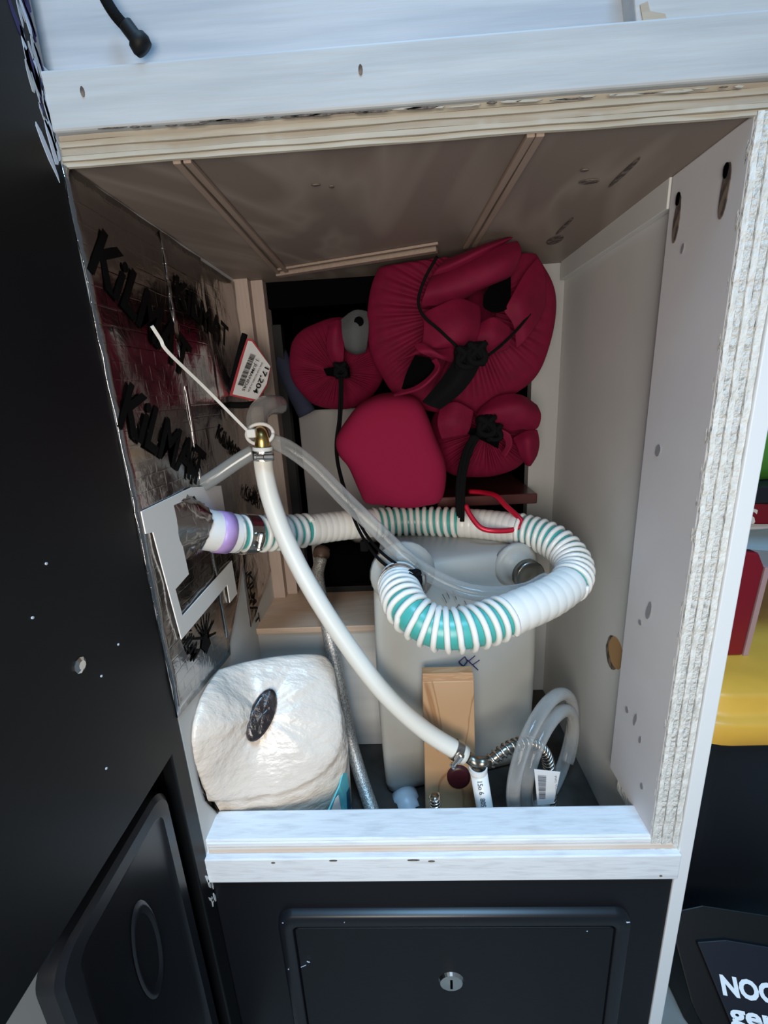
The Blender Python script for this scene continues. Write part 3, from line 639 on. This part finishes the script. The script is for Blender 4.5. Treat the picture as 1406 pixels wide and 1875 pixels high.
def barcode(o4, n, m, parent, u0, u1, v0, v1, seed, off):
    a, b, c, d = [Vector(p) for p in o4]; random.seed(seed)
    def Q(s, t): return (a*(1-s)+b*s)*(1-t)+(d*(1-s)+c*s)*t+Vector(off)
    t = v0; mb = MB(); 
    while t < v1:
        w = random.choice((.006, .012, .02)); mb.fan([Q(u0, t), Q(u1, t), Q(u1, min(t+w, v1)), Q(u0, min(t+w, v1))]); t += w+random.choice((.008, .014))
    return build(mb, 'barcode', m, parent)
barcode(lab, 20, 'print_grey', lo, .12, .46, .14, .82, 4, (0, -.0012, 0))
e1 = (lab[3]-lab[0]); e2 = (lab[1]-lab[0])
text('lettering', 'PVC TUBE', lab[0]+e2*.75+e1*.12, e1, e2, .008, 'print_grey', lo, width=.07)
# ---- small threaded stub by the sill
st = thing('threaded_stub', PZ(797, 1500, ZF), 'small shiny threaded stub standing in front of the pine block', 'fitting')
b0 = PY(798, 1500, 1.19); t0 = PY(796, 1458, 1.19)
build(MB().tube([Vector((b0.x, b0.y, ZF+.001)), b0, t0], .015, 14), 'core', 'coil_steel', st, smooth=True)
fr = frames(resample([b0-Vector((0, 0, .02)), t0], 9*16+1)); build(MB().tube([p+(a_*math.cos(2*PI*i/16)+b_*math.sin(2*PI*i/16))*.017 for i, (p, t, a_, b_) in enumerate(fr)], .0042, 6), 'thread', 'chrome', st, smooth=True)
# ---- wrapped paper roll
rim = [(400, 1226, 1.25), (440, 1214, 1.31), (490, 1204, 1.36), (545, 1198, 1.40), (590, 1200, 1.42), (610, 1222, 1.40), (618, 1270, 1.34), (628, 1335, 1.27), (618, 1385, 1.22), (580, 1425, 1.17), (520, 1452, 1.13), (450, 1462, 1.11), (390, 1464, 1.06), (364, 1432, 1.035), (352, 1385, 1.025), (350, 1340, 1.035), (361, 1292, 1.09), (378, 1256, 1.16)]
ring = resample(cat([PY(*q) for q in rim+rim[:1]], 6), 97)[:-1]
pr_c = sum(ring, Vector())/96; rl = thing('paper_roll', (pr_c.x, pr_c.y, ZF), 'big white paper roll in crinkled clear film by the sill', 'paper roll')
hcen = PY(476, 1308, 1.215); nrm = (ring[0]-ring[48]).cross(ring[24]-ring[72]).normalized()
if nrm.z < 0: nrm = -nrm
rows = []
for r in (.02, .18, .3, .45, .62, .78, .88, .95, .985, 1.0):
    row = []
    for k, p in enumerate(ring):
        b_ = hcen.lerp(p, r); an = 2*PI*k/96
        cre = .010*math.sin(PI*min(1, r*1.05))*noise.noise(Vector((math.cos(an)*2.6, math.sin(an)*2.6, r*1.5)))+.004*noise.noise(Vector((math.cos(an)*9, math.sin(an)*9, r*4)))
        cre *= min(1, r/.5); row.append(b_+nrm*(cre+.03*math.sqrt(max(0, 1-r**5))-.022*math.exp(-(r/.22)**2)))
    rows.append(row)
cen2 = Vector((pr_c.x, pr_c.y+.04, 0))
for t in (.05, .15, .35, .6, .85, 1.0):
    row = []
    for k, p in enumerate(ring):
        z = p.z+(ZF+.003-p.z)*t; d = Vector((p.x, p.y, 0))-Vector((pr_c.x, pr_c.y, 0)); g = 1+.05*min(1, t/.15)-.06*t-.12*(t > .9)
        q = Vector((pr_c.x+d.x*g, pr_c.y+.04*t+d.y*g, z))+Vector((.006*noise.noise(Vector((k*.35, t*3, 0))), .006*noise.noise(Vector((k*.35, t*3, 5))), 0))
        row.append(q)
    rows.append(row)
for row in rows:
    for i, p in enumerate(row):
        x = max(p.x, LX+.003); y = p.y
        y = max(y, 1.015+.093*min(1, max(0, (-1.15-p.z)/.11)))
        row[i] = Vector((x, y, p.z))
build(MB().grid(rows, close_v=True).fan(rows[-1]), 'wrapped_paper', 'film', rl, smooth=True)
ho = PY(495, 1268, 1.25)-PY(458, 1346, 1.18); ho = (ho-nrm*ho.dot(nrm)); hL = ho.length/2*1.22; hu = ho.normalized(); hv = nrm.cross(hu)
rows = [[hcen+hu*(hL*s_*math.cos(k*PI/14))+hv*(.040*s_*math.sin(k*PI/14))+nrm*(.036+d+.004*noise.noise(Vector((k*.7, s_*4, 0)))) for k in range(28)] for s_, d in ((1.0, -.012), (.95, .0), (.75, .003), (.4, .004), (.02, .004))]
build(MB().grid(rows, close_v=True), 'core_hole', 'core', rl, smooth=True, label='dark oval core under the film')
# printed teal corner of the wrapper
tq = [PY(600, 1490, 1.135), PY(622, 1440, 1.20), PY(633, 1398, 1.26), PY(645, 1490, 1.24), PY(640, 1520, 1.2), PY(600, 1515, 1.135)]
to = build(MB().prism(tq, (-.004, .006, 0)), 'wrapper_print', 'teal_print', rl, label='teal printed wrapper corner')
build(MB().prism([PY(606, 1486, 1.13), PY(614, 1462, 1.155), PY(620, 1455, 1.17), PY(626, 1490, 1.175)], (-.001, -.003, 0)), 'print_mark', 'pipe_white', to)
build(MB().prism([PY(635, 1450, 1.225), PY(640, 1440, 1.23), PY(644, 1488, 1.235), PY(637, 1490, 1.22)], (-.001, -.003, 0)), 'print_mark', 'dark_teal', to)

# ---- support shelf and grey box behind
sh = box('stained_shelf', (PY(800, 900, 1.86).x, 1.84, -.50), (POSTX-.003, 2.5, -.455), 'maroon_shelf', bevel=.002)
tag(sh, 'dark maroon stained board carrying the red bags', 'shelf')
gb0, gb1 = PY(545, 752, 2.15), PY(700, 960, 2.15)
gb = box('grey_box', (gb0.x, 2.15, -.944), (gb1.x+.02, 2.7, gb0.z), 'grey_box', bevel=.002); tag(gb, 'plain grey box behind the hoses, below the smaller left bag', 'box')

# ---- stuff sacks
def sup(a, e=3.0): c, s_ = math.cos(a), math.sin(a); return math.copysign(abs(c)**(2/e), c), math.copysign(abs(s_)**(2/e), s_)
def sack(name, u, v, y, rx, ry, front, back, cu_, cv_, label, n=26, amp=.010, seed=0, mouth=.10, m='red', group='crimson drawstring sacks', shape=2.3, clampx=None):
    c = PY(u, v, y); fw = (-c).normalized(); fw = (fw+Vector((0, -.6, 0))).normalized(); rt = Vector((1, 0, 0)); rt = (rt-fw*rt.dot(fw)).normalized(); upv = fw.cross(rt)
    if upv.z < 0: upv = -upv
    t = thing(name, c-Vector((0, 0, ry)), label, 'bag', group)
    zc = F/ (c.length)  # px per unit (approx.)
    off = Vector(((cu_-u)/zc, -(cv_-v)/zc, 0))
    rows = []; N = 220; prof = [(0.0, 0), (.12, .0), (.3, .015), (.5, .02), (.7, -.005), (.86, -.05), (.95, -.11), (1.0, -.20), (1.0, -.30)]
    for r, d in prof:
        row = []
        for k in range(N):
            an = 2*PI*k/N; cx_, sy_ = sup(an, 2+(shape-2)*r)
            wob = 1+.06*noise.noise(Vector((math.cos(an)*1.6+seed, math.sin(an)*1.6, seed)))*r
            w = (1-r)**1.2
            nz = noise.noise(Vector((math.cos(an)*2, math.sin(an)*2, seed+3)))
            fade = max(0, math.sin(PI*min(1, max(0, (r+.12)/1.08)))) if r < 1 else 0
            pw = amp*(1.5*abs(math.sin(n*an/2+2.6*nz))-.8)*fade*(.7+.8*noise.noise(Vector((math.cos(an)*3, math.sin(an)*3, seed+9))))
            rr = mouth+(1-mouth)*r
            x = off.x*w+rx*rr*cx_*wob; yv = off.y*w+ry*rr*sy_*wob
            p = c+rt*x+upv*yv+fw*(front*(.9*(1-r*r)**.8)+d*front*.6+pw)
            row.append(p)
        rows.append(row)
    lastr = rows[-1]; bk = Vector((0, 1, 0))
    for tt, sc2 in ((.25, .99), (.5, .96), (.75, .88), (.95, .7), (1.0, .4), (1.0, .02)):
        rows.append([c+(p-c-fw*fw.dot(p-c))*sc2+bk*(back*tt)+fw*(fw.dot(p-c)) for p in lastr])
    if clampx:
        for row in rows:
            for i, p in enumerate(row):
                if p.x > clampx: row[i] = Vector((clampx, p.y, p.z))
                if p.z > ZC-.02: row[i] = Vector((row[i].x, p.y, ZC-.02))
    mb = MB().grid(rows, close_v=True)
    subd(build(mb, 'sack_body', m, t, smooth=True), 1)
    return t, c, rt, upv, fw, off
def ruffle(t, pos, rt, upv, fw, r0, L, h, waves, seed, m='red', a0=0, a1=360):
    rows = []; N = 64
    for i in range(7):
        s_ = i/6; row = []
        for k in range(N+1):
            an = math.radians(a0+(a1-a0)*k/N); wv = math.sin(waves*an+seed)*s_
            rr = r0+L*(s_**1.1)*(1+.35*noise.noise(Vector((math.cos(an)*1.5, math.sin(an)*1.5, seed))))+.12*L*wv
            row.append(pos+(rt*math.cos(an)+upv*math.sin(an))*rr+fw*(h*math.sin(s_*PI*.62)+.35*h*wv))
        rows.append(row)
    return subd(solid(build(MB().grid(rows), 'mouth_ruffle', m, t, smooth=True), .001), 1)
def cords(t, paths, r=.006, name='drawstring'):
    for p in paths: build(MB().tube(path(p, 8), r, 8), name, 'black_cord', t, smooth=True)
def knot(t, u, v, y, r, seed=1, name='cord_knot', m='black_cord'):
    c = PY(u, v, y); pts = []
    for k in range(60):
        a_ = k*.63+seed; pts.append(c+Vector((math.cos(a_*1.3)*r*.7, math.sin(a_*.7)*r*.5, math.sin(a_*1.1)*r*.8)))
    return build(MB().tube(cat(pts, 3), r*.28, 6), name, m, t, smooth=True)
def flap(t, rows, m='red', name='fabric_fold', th=.0012): return subd(solid(build(MB().grid(patch(rows, 5)), name, m, t, smooth=True), th), 1)
# A: big round sack
tA, cA, rt, up_, fw, off = sack('drawstring_sack', 838, 592, 1.80, .352, .335, .075, .34, 850, 580, 'largest crimson sack, round with gathered open mouth, on top of the pile', n=44, amp=.016, seed=2, mouth=.30, clampx=.66)
mc = cA+fw*.085+rt*off.x+up_*off.y
rows = []
for r in (0.02, .25, .5, .75, 1.0, 1.15):
    rows.append([mc+rt*(.13*r*math.cos(k*PI/20))+up_*(.13*r*math.sin(k*PI/20))+fw*(-.01+.03*noise.noise(Vector((r*math.cos(k*PI/20)*2, r*math.sin(k*PI/20)*2, 3)))-.02*r) for k in range(40)])
subd(build(MB().grid(rows, close_v=True), 'mouth_shade', 'red_dark', tA, smooth=True), 1)  # darkened throat disc, shade of the mouth put into the fabric colour
flap(tA, [[(792, 502, 1.62), (850, 478, 1.58), (905, 452, 1.58), (948, 440, 1.62)], [(782, 520, 1.58), (850, 500, 1.54), (915, 480, 1.53), (955, 462, 1.57)], [(775, 540, 1.57), (845, 530, 1.54), (905, 515, 1.55), (940, 500, 1.58)], [(768, 562, 1.60), (830, 555, 1.60), (885, 528, 1.62), (925, 512, 1.65)]])
flap(tA, [[(790, 506, 1.60), (830, 494, 1.57), (880, 470, 1.56), (935, 438, 1.60)], [(800, 492, 1.585), (838, 478, 1.55), (885, 456, 1.545), (940, 434, 1.58)], [(815, 475, 1.62), (850, 462, 1.59), (890, 446, 1.58), (930, 434, 1.62)]])
flap(tA, [[(770, 575, 1.60), (800, 560, 1.57), (840, 545, 1.58), (880, 560, 1.62)], [(775, 600, 1.57), (815, 595, 1.53), (850, 585, 1.53), (880, 590, 1.58)], [(765, 640, 1.58), (810, 630, 1.53), (845, 625, 1.53), (875, 620, 1.57)], [(715, 665, 1.64), (770, 650, 1.60), (820, 645, 1.57), (860, 645, 1.58)]])
flap(tA, [[(985, 470, 1.70), (960, 500, 1.66), (935, 545, 1.62), (922, 570, 1.62)], [(998, 500, 1.70), (975, 530, 1.65), (955, 560, 1.61), (940, 598, 1.63)], [(1000, 560, 1.71), (985, 590, 1.67), (965, 620, 1.64), (945, 640, 1.66)]])
flap(tA, [[(880, 590, 1.60), (905, 580, 1.58), (935, 600, 1.61)], [(870, 620, 1.57), (905, 615, 1.56), (935, 625, 1.60)], [(885, 650, 1.60), (910, 645, 1.60), (930, 640, 1.63)]])
flap(tA, [[(756, 630, 1.53), (775, 628, 1.52), (800, 640, 1.52), (832, 634, 1.55)], [(768, 645, 1.50), (790, 642, 1.49), (812, 652, 1.50), (832, 650, 1.54)], [(790, 655, 1.52), (800, 655, 1.50), (815, 660, 1.51), (828, 664, 1.55)]])
flap(tA, [[(800, 655, 1.52), (806, 672, 1.50), (795, 690, 1.49), (770, 712, 1.50), (738, 722, 1.53), (720, 725, 1.56)], [(790, 660, 1.535), (797, 672, 1.52), (785, 690, 1.515), (760, 708, 1.525), (735, 716, 1.55), (722, 722, 1.575)]], th=.003)
build(MB().grid(patch([[(760, 650, 1.57), (790, 658, 1.56), (800, 680, 1.56)], [(745, 680, 1.585), (775, 690, 1.57), (785, 700, 1.56)], [(735, 712, 1.60), (750, 715, 1.58), (765, 715, 1.57)]], 4)), 'mouth_shade', 'void', tA, smooth=True)  # black sheet for the shade inside the lower opening
build(MB().grid(patch([[(885, 540, 1.60), (905, 515, 1.61), (935, 500, 1.64)], [(885, 562, 1.60), (910, 555, 1.60), (935, 540, 1.63)], [(900, 572, 1.60), (915, 572, 1.60), (930, 565, 1.62)]], 4)), 'mouth_shade', 'void', tA, smooth=True)  # black sheet for the shade inside the upper opening
cords(tA, [[(800, 470, 1.58), (778, 510, 1.56), (766, 550, 1.55), (775, 578, 1.54), (805, 605, 1.52), (836, 634, 1.50)], [(895, 650, 1.50), (920, 630, 1.55), (950, 600, 1.60), (970, 575, 1.64)]], .005)
knot(tA, 852, 655, 1.485, .036, 2); knot(tA, 872, 648, 1.475, .036, 5)
flap(tA, [[(836, 650, 1.515), (858, 655, 1.475), (886, 652, 1.51)], [(816, 682, 1.515), (842, 690, 1.47), (868, 690, 1.51)], [(796, 708, 1.52), (818, 718, 1.48), (842, 722, 1.515)], [(772, 736, 1.55), (788, 744, 1.53), (806, 750, 1.545)]], m='black_cord', name='webbing')
# B: smaller sack on the left
tB, cB, rt, up_, fw, off = sack('drawstring_sack', 617, 668, 1.96, .205, .185, .075, .35, 618, 680, 'small crimson sack pleated like a fan, left of the pile', n=46, amp=.015, seed=7, mouth=.10, shape=2.1)
flap(tB, [[(604, 590, 1.84), (618, 585, 1.83), (628, 590, 1.85)], [(600, 610, 1.82), (615, 606, 1.80), (630, 615, 1.83)], [(598, 640, 1.83), (612, 640, 1.81), (630, 650, 1.83)], [(608, 665, 1.85), (618, 665, 1.84), (628, 668, 1.85)]])
knot(tB, 624, 678, 1.82, .030, 3)
build(MB().grid(patch([[(592, 675, 1.845), (612, 672, 1.83), (640, 672, 1.84)], [(598, 688, 1.84), (615, 690, 1.825), (642, 692, 1.835)]], 4)), 'mouth_shade', 'void', tB, smooth=True)  # black sheet painting the shade in the pleated mouth
cords(tB, [[(622, 690, 1.80), (622, 730, 1.78), (620, 770, 1.76), (615, 810, 1.72), (618, 850, 1.66), (632, 905, 1.60), (648, 950, 1.55), (668, 990, 1.45), (700, 1030, 1.34), (745, 1056, 1.24)], [(626, 690, 1.80), (626, 730, 1.785), (623, 775, 1.77), (618, 812, 1.725), (620, 852, 1.665), (638, 915, 1.59), (658, 958, 1.53), (680, 992, 1.43), (708, 1020, 1.33), (752, 1050, 1.235)]], .0055)
knot(tB, 758, 1058, 1.225, .024, 4); 
clampc = PY(667, 999, 1.45); build(MB().box(clampc-Vector((.014, .012, .02)), clampc+Vector((.014, .012, .02))), 'cord_tie', 'black_cord', tB, bevel=.002)
# C: sack lying with its flat base to the viewer
cc = [(690, 728), (735, 724), (768, 735), (785, 765), (800, 805), (818, 850), (820, 890), (810, 925), (780, 934), (745, 938), (700, 932), (668, 928), (655, 905), (635, 860), (615, 835), (611, 808), (630, 775), (655, 745)]
tC = thing('drawstring_sack', PY(720, 935, 1.75), 'smooth crimson sack end-on, flat base towards the viewer, above the hose', 'bag', 'crimson drawstring sacks')
cen = PY(715, 832, 1.60); ring0 = cat([PY(u, v, 1.68) for u, v in cc+cc[:1]], 5)[:-1]
rows = []
for s_, dy in ((.003, -.035), (.3, -.034), (.55, -.03), (.75, -.022), (.88, -.01), (.96, .012), (1.0, .05), (1.0, .12), (.97, .25), (.9, .36), (.5, .42), (.02, .43)):
    cm = PY(715, 832, 1.68); bl = .75*(1-s_) if s_ < 1 else 0; mr = sum((p-cm).length for p in ring0)/len(ring0)
    rows.append([cm+((p-cm)*(1-bl)+(p-cm).normalized()*mr*bl)*s_+Vector((0, dy, .02*max(0, dy)*4)) for p in ring0])
subd(build(MB().grid(rows, close_v=True), 'sack_body', 'red_c', tC, smooth=True), 1)
# D: sack at lower right
tD, cD, rt, up_, fw, off = sack('drawstring_sack', 880, 795, 1.90, .22, .19, .09, .35, 885, 790, 'crumpled crimson sack at the lower right of the pile, beside the post', n=38, amp=.018, seed=12, mouth=.14, clampx=POSTX-.02)
pos = cD+fw*.085+rt*off.x+up_*off.y
flap(tD, [[(878, 748, 1.77), (912, 724, 1.75), (952, 722, 1.745), (984, 742, 1.77)], [(872, 762, 1.74), (915, 748, 1.70), (958, 742, 1.69), (991, 760, 1.74)], [(884, 776, 1.74), (922, 770, 1.71), (962, 768, 1.70), (986, 782, 1.745)], [(905, 784, 1.76), (932, 790, 1.745), (955, 786, 1.74), (972, 790, 1.765)]])
flap(tD, [[(938, 802, 1.76), (962, 789, 1.735), (984, 786, 1.76)], [(946, 818, 1.735), (968, 806, 1.70), (988, 810, 1.745)], [(953, 838, 1.74), (970, 836, 1.71), (984, 832, 1.75)], [(962, 851, 1.765), (970, 854, 1.75), (976, 846, 1.765)]])
flap(tD, [[(805, 745, 1.76), (835, 735, 1.735), (868, 752, 1.745)], [(800, 775, 1.735), (830, 772, 1.71), (862, 782, 1.735)], [(808, 805, 1.75), (832, 800, 1.735), (856, 795, 1.75)]])
flap(tD, [[(918, 785, 1.70), (934, 795, 1.69), (938, 815, 1.70), (925, 838, 1.71)], [(908, 795, 1.72), (922, 803, 1.71), (925, 818, 1.72), (915, 832, 1.73)]], th=.003)
build(MB().grid(patch([[(850, 785, 1.755), (885, 785, 1.74), (915, 800, 1.74)], [(858, 795, 1.75), (890, 810, 1.74), (912, 822, 1.74)]], 4)), 'mouth_shade', 'void', tD, smooth=True)  # black sheet painting the shade in the crumpled mouth
knot(tD, 890, 780, 1.70, .040, 6); knot(tD, 905, 792, 1.70, .032, 8)
cords(tD, [[(870, 798, 1.69), (855, 825, 1.67), (846, 870, 1.63), (842, 915, 1.60), (843, 948, 1.585)], [(874, 800, 1.69), (860, 830, 1.67), (850, 870, 1.63), (847, 915, 1.60), (846, 955, 1.585)], [(866, 798, 1.69), (850, 830, 1.67), (840, 872, 1.63), (838, 915, 1.60), (840, 945, 1.585)]], .009)
# ---- grey pouch, navy pad, tag with strap, red wire
gp = thing('felt_pouch', PY(652, 640, 1.86), 'small grey felt pouch with dark eyelet between the two upper sacks', 'pouch')
subd(solid(build(MB().grid(patch([[(625, 588, 1.86), (650, 570, 1.84), (672, 572, 1.86)], [(628, 612, 1.83), (650, 600, 1.80), (674, 600, 1.83)], [(632, 632, 1.85), (650, 635, 1.82), (670, 632, 1.85)], [(642, 642, 1.89), (655, 645, 1.87), (668, 640, 1.89)]], 5)), 'pouch_body', 'grey_felt', gp, smooth=True), .004, 1), 1)
e_ = PY(657, 589, 1.80); build(MB().lathe(e_, (0, -1, .1), [(.018, -.01), (.018, .004), (.008, .005)], 14), 'eyelet', 'void', gp)
np_ = thing('rolled_pad', PY(575, 760, 2.0), 'narrow navy foam pad leaning left of the fan-pleated sack', 'pad')
pa, pb = PY(507, 645, 2.08), PY(562, 758, 2.02); d = (pb-pa).normalized(); sd = Vector((d.z, 0, -d.x)).normalized()*.042
rows = []
for k in range(13):
    t = k/12; c = pa+(pb-pa)*t; w = 1+.06*noise.noise(Vector((t*9, 1, 0)))
    rows.append([c+sd*w*math.cos(j*PI/6)+Vector((0, -.035*math.sin(j*PI/6), 0)) for j in range(12)])
build(MB().grid(rows, close_v=True).fan(rows[0]).fan(rows[-1]), 'pad_body', 'blue_pad', np_, smooth=True)
tg = thing('price_tag', PY(455, 700, 1.72), 'red-edged white barcode price tag hanging from a black strap', 'tag')
tgp = [PY(452, 619, 1.74), PY(463, 622, 1.74), PY(496, 672, 1.70), PY(489, 705, 1.68), PY(472, 736, 1.67), PY(420, 724, 1.70), PY(440, 655, 1.72)]
build(MB().prism(tgp, (0, .005, 0)), 'tag_backing', 'tag_red', tg)
tq = [PY(454, 624, 1.735), PY(461, 625, 1.735), PY(495, 671, 1.695), PY(488, 703, 1.675), PY(471, 732, 1.665), PY(426, 722, 1.695), PY(444, 657, 1.715)]
tf = build(MB().prism(tq, (0, .003, 0)), 'tag_face', 'paper', tg)
bq = [PY(457, 645, 1.712), PY(476, 652, 1.700), PY(452, 712, 1.680), PY(432, 706, 1.690)]
barcode(bq, 20, 'print_black', tf, .12, .62, .03, .97, 9, (0, -.002, 0))
dd = (PY(453, 716, 1.672)-PY(479, 662, 1.688)); uu = PY(490, 667, 1.683)-PY(479, 662, 1.688)
text('lettering', 'J. JUMANDAS', PY(470, 658, 1.684), dd, uu, .011, 'print_black', tf, bold=.01, width=.125)
text('lettering', 'PROMOBULER', PY(479, 663, 1.680), dd, uu, .006, 'print_black', tf, width=.12)
text('lettering', '17,204', PY(487, 668, 1.676), dd, uu, .019, 'print_black', tf, bold=.015, width=.11)
tag(build(MB().tube(path([(448, 612, 1.78), (438, 650, 1.76), (428, 690, 1.74), (415, 735, 1.72), (440, 742, 1.70), (478, 738, 1.72)], 6), .012, 8), 'strap', 'black_cord', None, smooth=True), 'black strap that the price tag hangs from', 'strap')
tag(build(MB().tube(cat([PY(*q) for q in ((852, 925, 1.60), (862, 945, 1.58), (880, 966, 1.555), (905, 972, 1.545), (940, 970, 1.55), (955, 960, 1.555), (950, 948, 1.57), (925, 925, 1.62), (908, 908, 1.66), (885, 902, 1.72), (860, 900, 1.76))], 7), .010, 10), 'wire_loop', 'red_wire', None, smooth=True), 'red metal wire loop hanging over the back of the hose', 'handle')
# dark pump body behind the hose, on the bench
pu_ = thing('water_pump', PY(630, 1060, 2.0), 'dark pump body half hidden behind hose on bench', 'pump')
pz = -.944
build(MB().lathe((-.42, 2.05, pz+.12), (1, 0, .0), [(.02, 0), (.10, .005), (.115, .03), (.115, .16), (.10, .18), (.10, .30), (.06, .31), (.0, .31)], 22), 'motor', 'void', pu_, smooth=True)
box('pump_foot', (-.40, 1.97, pz), (-.14, 2.12, pz+.03), 'rubber', pu_)

# ---- cord with toggle over the upper panel
hc = thing('pull_cord', PY(245, 65, 1.0), 'short black cord with a round end cap on the upper panel', 'cord')
build(MB().tube(path([(180, -30, .99), (195, 2, .985), (213, 30, .98), (236, 55, .985)], 6), .010, 10), 'cord', 'black_cord', hc, smooth=True)
cpos = PY(244, 63, .985); build(MB().lathe(PY(228, 42, .978), PY(246, 66, .985)-PY(228, 42, .978), [(.011, 0), (.013, .002), (.013, .02), (.018, .024), (.020, .034), (.017, .042), (.0, .044)], 18), 'end_cap', 'rubber', hc, smooth=True)

# ================================================================ things to the right of the cabinet
def tote():
    x0 = PY(1240, 1700, 1.30).x; t = thing('storage_tote', (1.6, 1.7, FZ), 'black storage tote with yellow lid right of the cabinet', 'tote')
    yz = 1.34; z_lid = PY(1320, 1362, yz).z; z_top = z_lid+.30
    def ring(x0, x1, y0, y1, r, z): return [Vector((p.x, p.z, z)) for p in rrect(x0, x1, y0, y1, r, 0, 8)]
    X0, X1, Y0, Y1 = .98, 2.4, yz, 2.5
    rows = [ring(X0+.10, X1-.1, Y0+.08, Y1-.08, .12, FZ+.002), ring(X0+.09, X1-.09, Y0+.07, Y1-.07, .14, FZ+.03), ring(X0+.02, X1-.02, Y0+.02, Y1-.02, .16, z_lid+.02)]
    build(MB().grid(rows, close_v=True).fan(rows[0], True).fan(rows[-1]), 'bin', 'tote', t, smooth=False, bevel=.002)
    rows = [ring(X0-.01, X1+.01, Y0-.01, Y1+.01, .18, z_lid)]
    for ins, dz in ((0, .005), (.0, .075), (.012, .088), (.03, .092), (.05, .105), (.06, .15), (.075, .165), (.2, .17)): rows.append(ring(X0-.012+ins, X1+.012-ins, Y0-.012+ins, Y1+.012-ins, .19-ins*.6, z_lid+dz))
    build(MB().grid(rows, close_v=True).fan(rows[-1]), 'lid', 'yellow', t, smooth=True)
    return z_lid+.17
zl = tote()
# red carton on the lid
rb_ = thing('carton', (1.5, 1.9, zl), 'red carton with white script lettering lying on the yellow lid', 'carton')
y0 = 1.62; q0 = PY(1325, 1185, y0); top = PY(1360, 1005, y0).z; xr = PY(1400, 1040, y0).x
body = build(MB().prism([Vector((1.02, y0, zl+.001)), Vector((xr-.02, y0, zl+.001)), Vector((xr, y0, top-.08)), Vector((xr-.03, y0, top-.02)), Vector((1.02, y0, top+.03))], (0, .5, 0)), 'carton_body', 'box_red', rb_, bevel=.003)
build(MB().prism([Vector((xr-.02, y0-.002, zl+.001)), Vector((xr, y0-.002, zl+.001)), Vector((xr+.02, y0-.002, top-.08)), Vector((xr, y0-.002, top-.08))], (0, .5, 0)), 'carton_edge', 'box_edge', rb_)
build(MB().prism([Vector((1.02, y0+.01, top+.03)), Vector((xr+.3, y0+.01, top-.05)), Vector((xr+.3, y0+.1, top+.06)), Vector((1.02, y0+.1, top+.10))], (0, 0, .004)), 'carton_top', 'box_grey', rb_)
bnd = build(MB().prism([Vector((1.02, y0+.08, top+.08)), Vector((xr+.3, y0+.08, top+.0)), Vector((xr+.3, y0+.08, top+.13)), Vector((1.02, y0+.08, top+.18))], (0, .3, 0)), 'carton_panel', 'box_red', rb_)
sw = []
for k in range(13): t = k/12; sw.append(Vector((1.0+.55*t, y0+.076, top+.135-.07*t-.03*math.sin(t*PI))))
build(MB().tube(sw, lambda t: .004+.010*math.sin(PI*t), 6), 'script_swash', 'paper', bnd)
text('lettering', 'S', Vector((xr-.05, y0+.077, top+.07)), (1, 0, -.12), (0, 0, 1), .07, 'txt_white', bnd, bold=.02)
dk = box('shelf_board', (.95, 1.55, top+.20), (2.6, 2.6, top+.26), 'tote', bevel=.002); tag(dk, 'black shelf board between red carton and green bag', 'shelf')
for x in (2.45,):
    pass
gz = top+.26
gr = thing('green_bag', (1.7, 2.0, gz), 'bright green fabric bag at the right edge', 'bag')
rows = []
for k in range(13):
    t = k/12; z = gz+.002+.62*t; ins = .05*(1-math.sin(PI*min(1, t*1.05))**.35)
    rows.append([Vector((p.x+.01*noise.noise(Vector((p.x*5, t*4, 0))), p.z, z)) for p in rrect(1.0+ins, 2.3-ins, 1.6+ins, 2.4-ins, .12, 0, 6)])
build(MB().grid(rows, close_v=True).fan(rows[0], True).fan(rows[-1]), 'bag_body', 'green', gr, smooth=True)
sm = [Vector((x, 1.592, gz+.30+.006*math.sin(x*9))) for x in [1.12+.1*k for k in range(11)]]
build(MB().tube(sm, .004, 6), 'seam', 'green', gr)
legs = box('shelf_support', (2.5, 1.6, FZ), (2.58, 2.5, top+.20), 'tote', bevel=.002); tag(legs, 'black upright holding the shelf board', 'support')
# battery charger on the floor
chz = FZ; ch = thing('battery_charger', (1.2, 1.0, FZ), 'black battery charger with white NOCO genius lettering on the floor', 'charger')
o = PY(1322, 1818, 1.10); r_ = PY(1406, 1834, 1.075); e1 = (r_-o).normalized()
nrm_c = Vector((0, -.72, .69)); nrm_c = (nrm_c-e1*nrm_c.dot(e1)).normalized(); e2 = nrm_c.cross(e1)
def CP(a_, b_, c_): return o+e1*a_+e2*b_+nrm_c*c_
face = [CP(-.05, .13, -.004), CP(.05, .15, -.004), CP(.55, .15, -.004), CP(.55, -.25, -.004), CP(.06, -.25, -.004)]
cf = build(MB().prism(face, -nrm_c*.02), 'face_plate', 'charger_face', ch, bevel=.001)
def drop(p): return Vector((p.x, p.y+.0, FZ+.002))
base = [CP(-.13, .20, -.025), CP(.0, .24, -.025), CP(.62, .24, -.025), CP(.62, -.30, -.025), CP(.0, -.30, -.025), CP(-.10, -.05, -.025)]
mb = MB(); low_ = [drop(p)+Vector((0, .02, 0)) for p in base]; mb.fan(base); mb.fan(low_, True); mb.grid([base, low_], close_v=True)
build(mb, 'housing', 'charger', ch, bevel=.004)
text('lettering', 'NOCO', CP(.0, -.002, 0), e1, e2, .052, 'txt_white', cf, bold=.045, width=.235)
text('lettering', 'genius', CP(.012, -.072, 0), e1, e2, .052, 'txt_white', cf, bold=.03, width=.27)
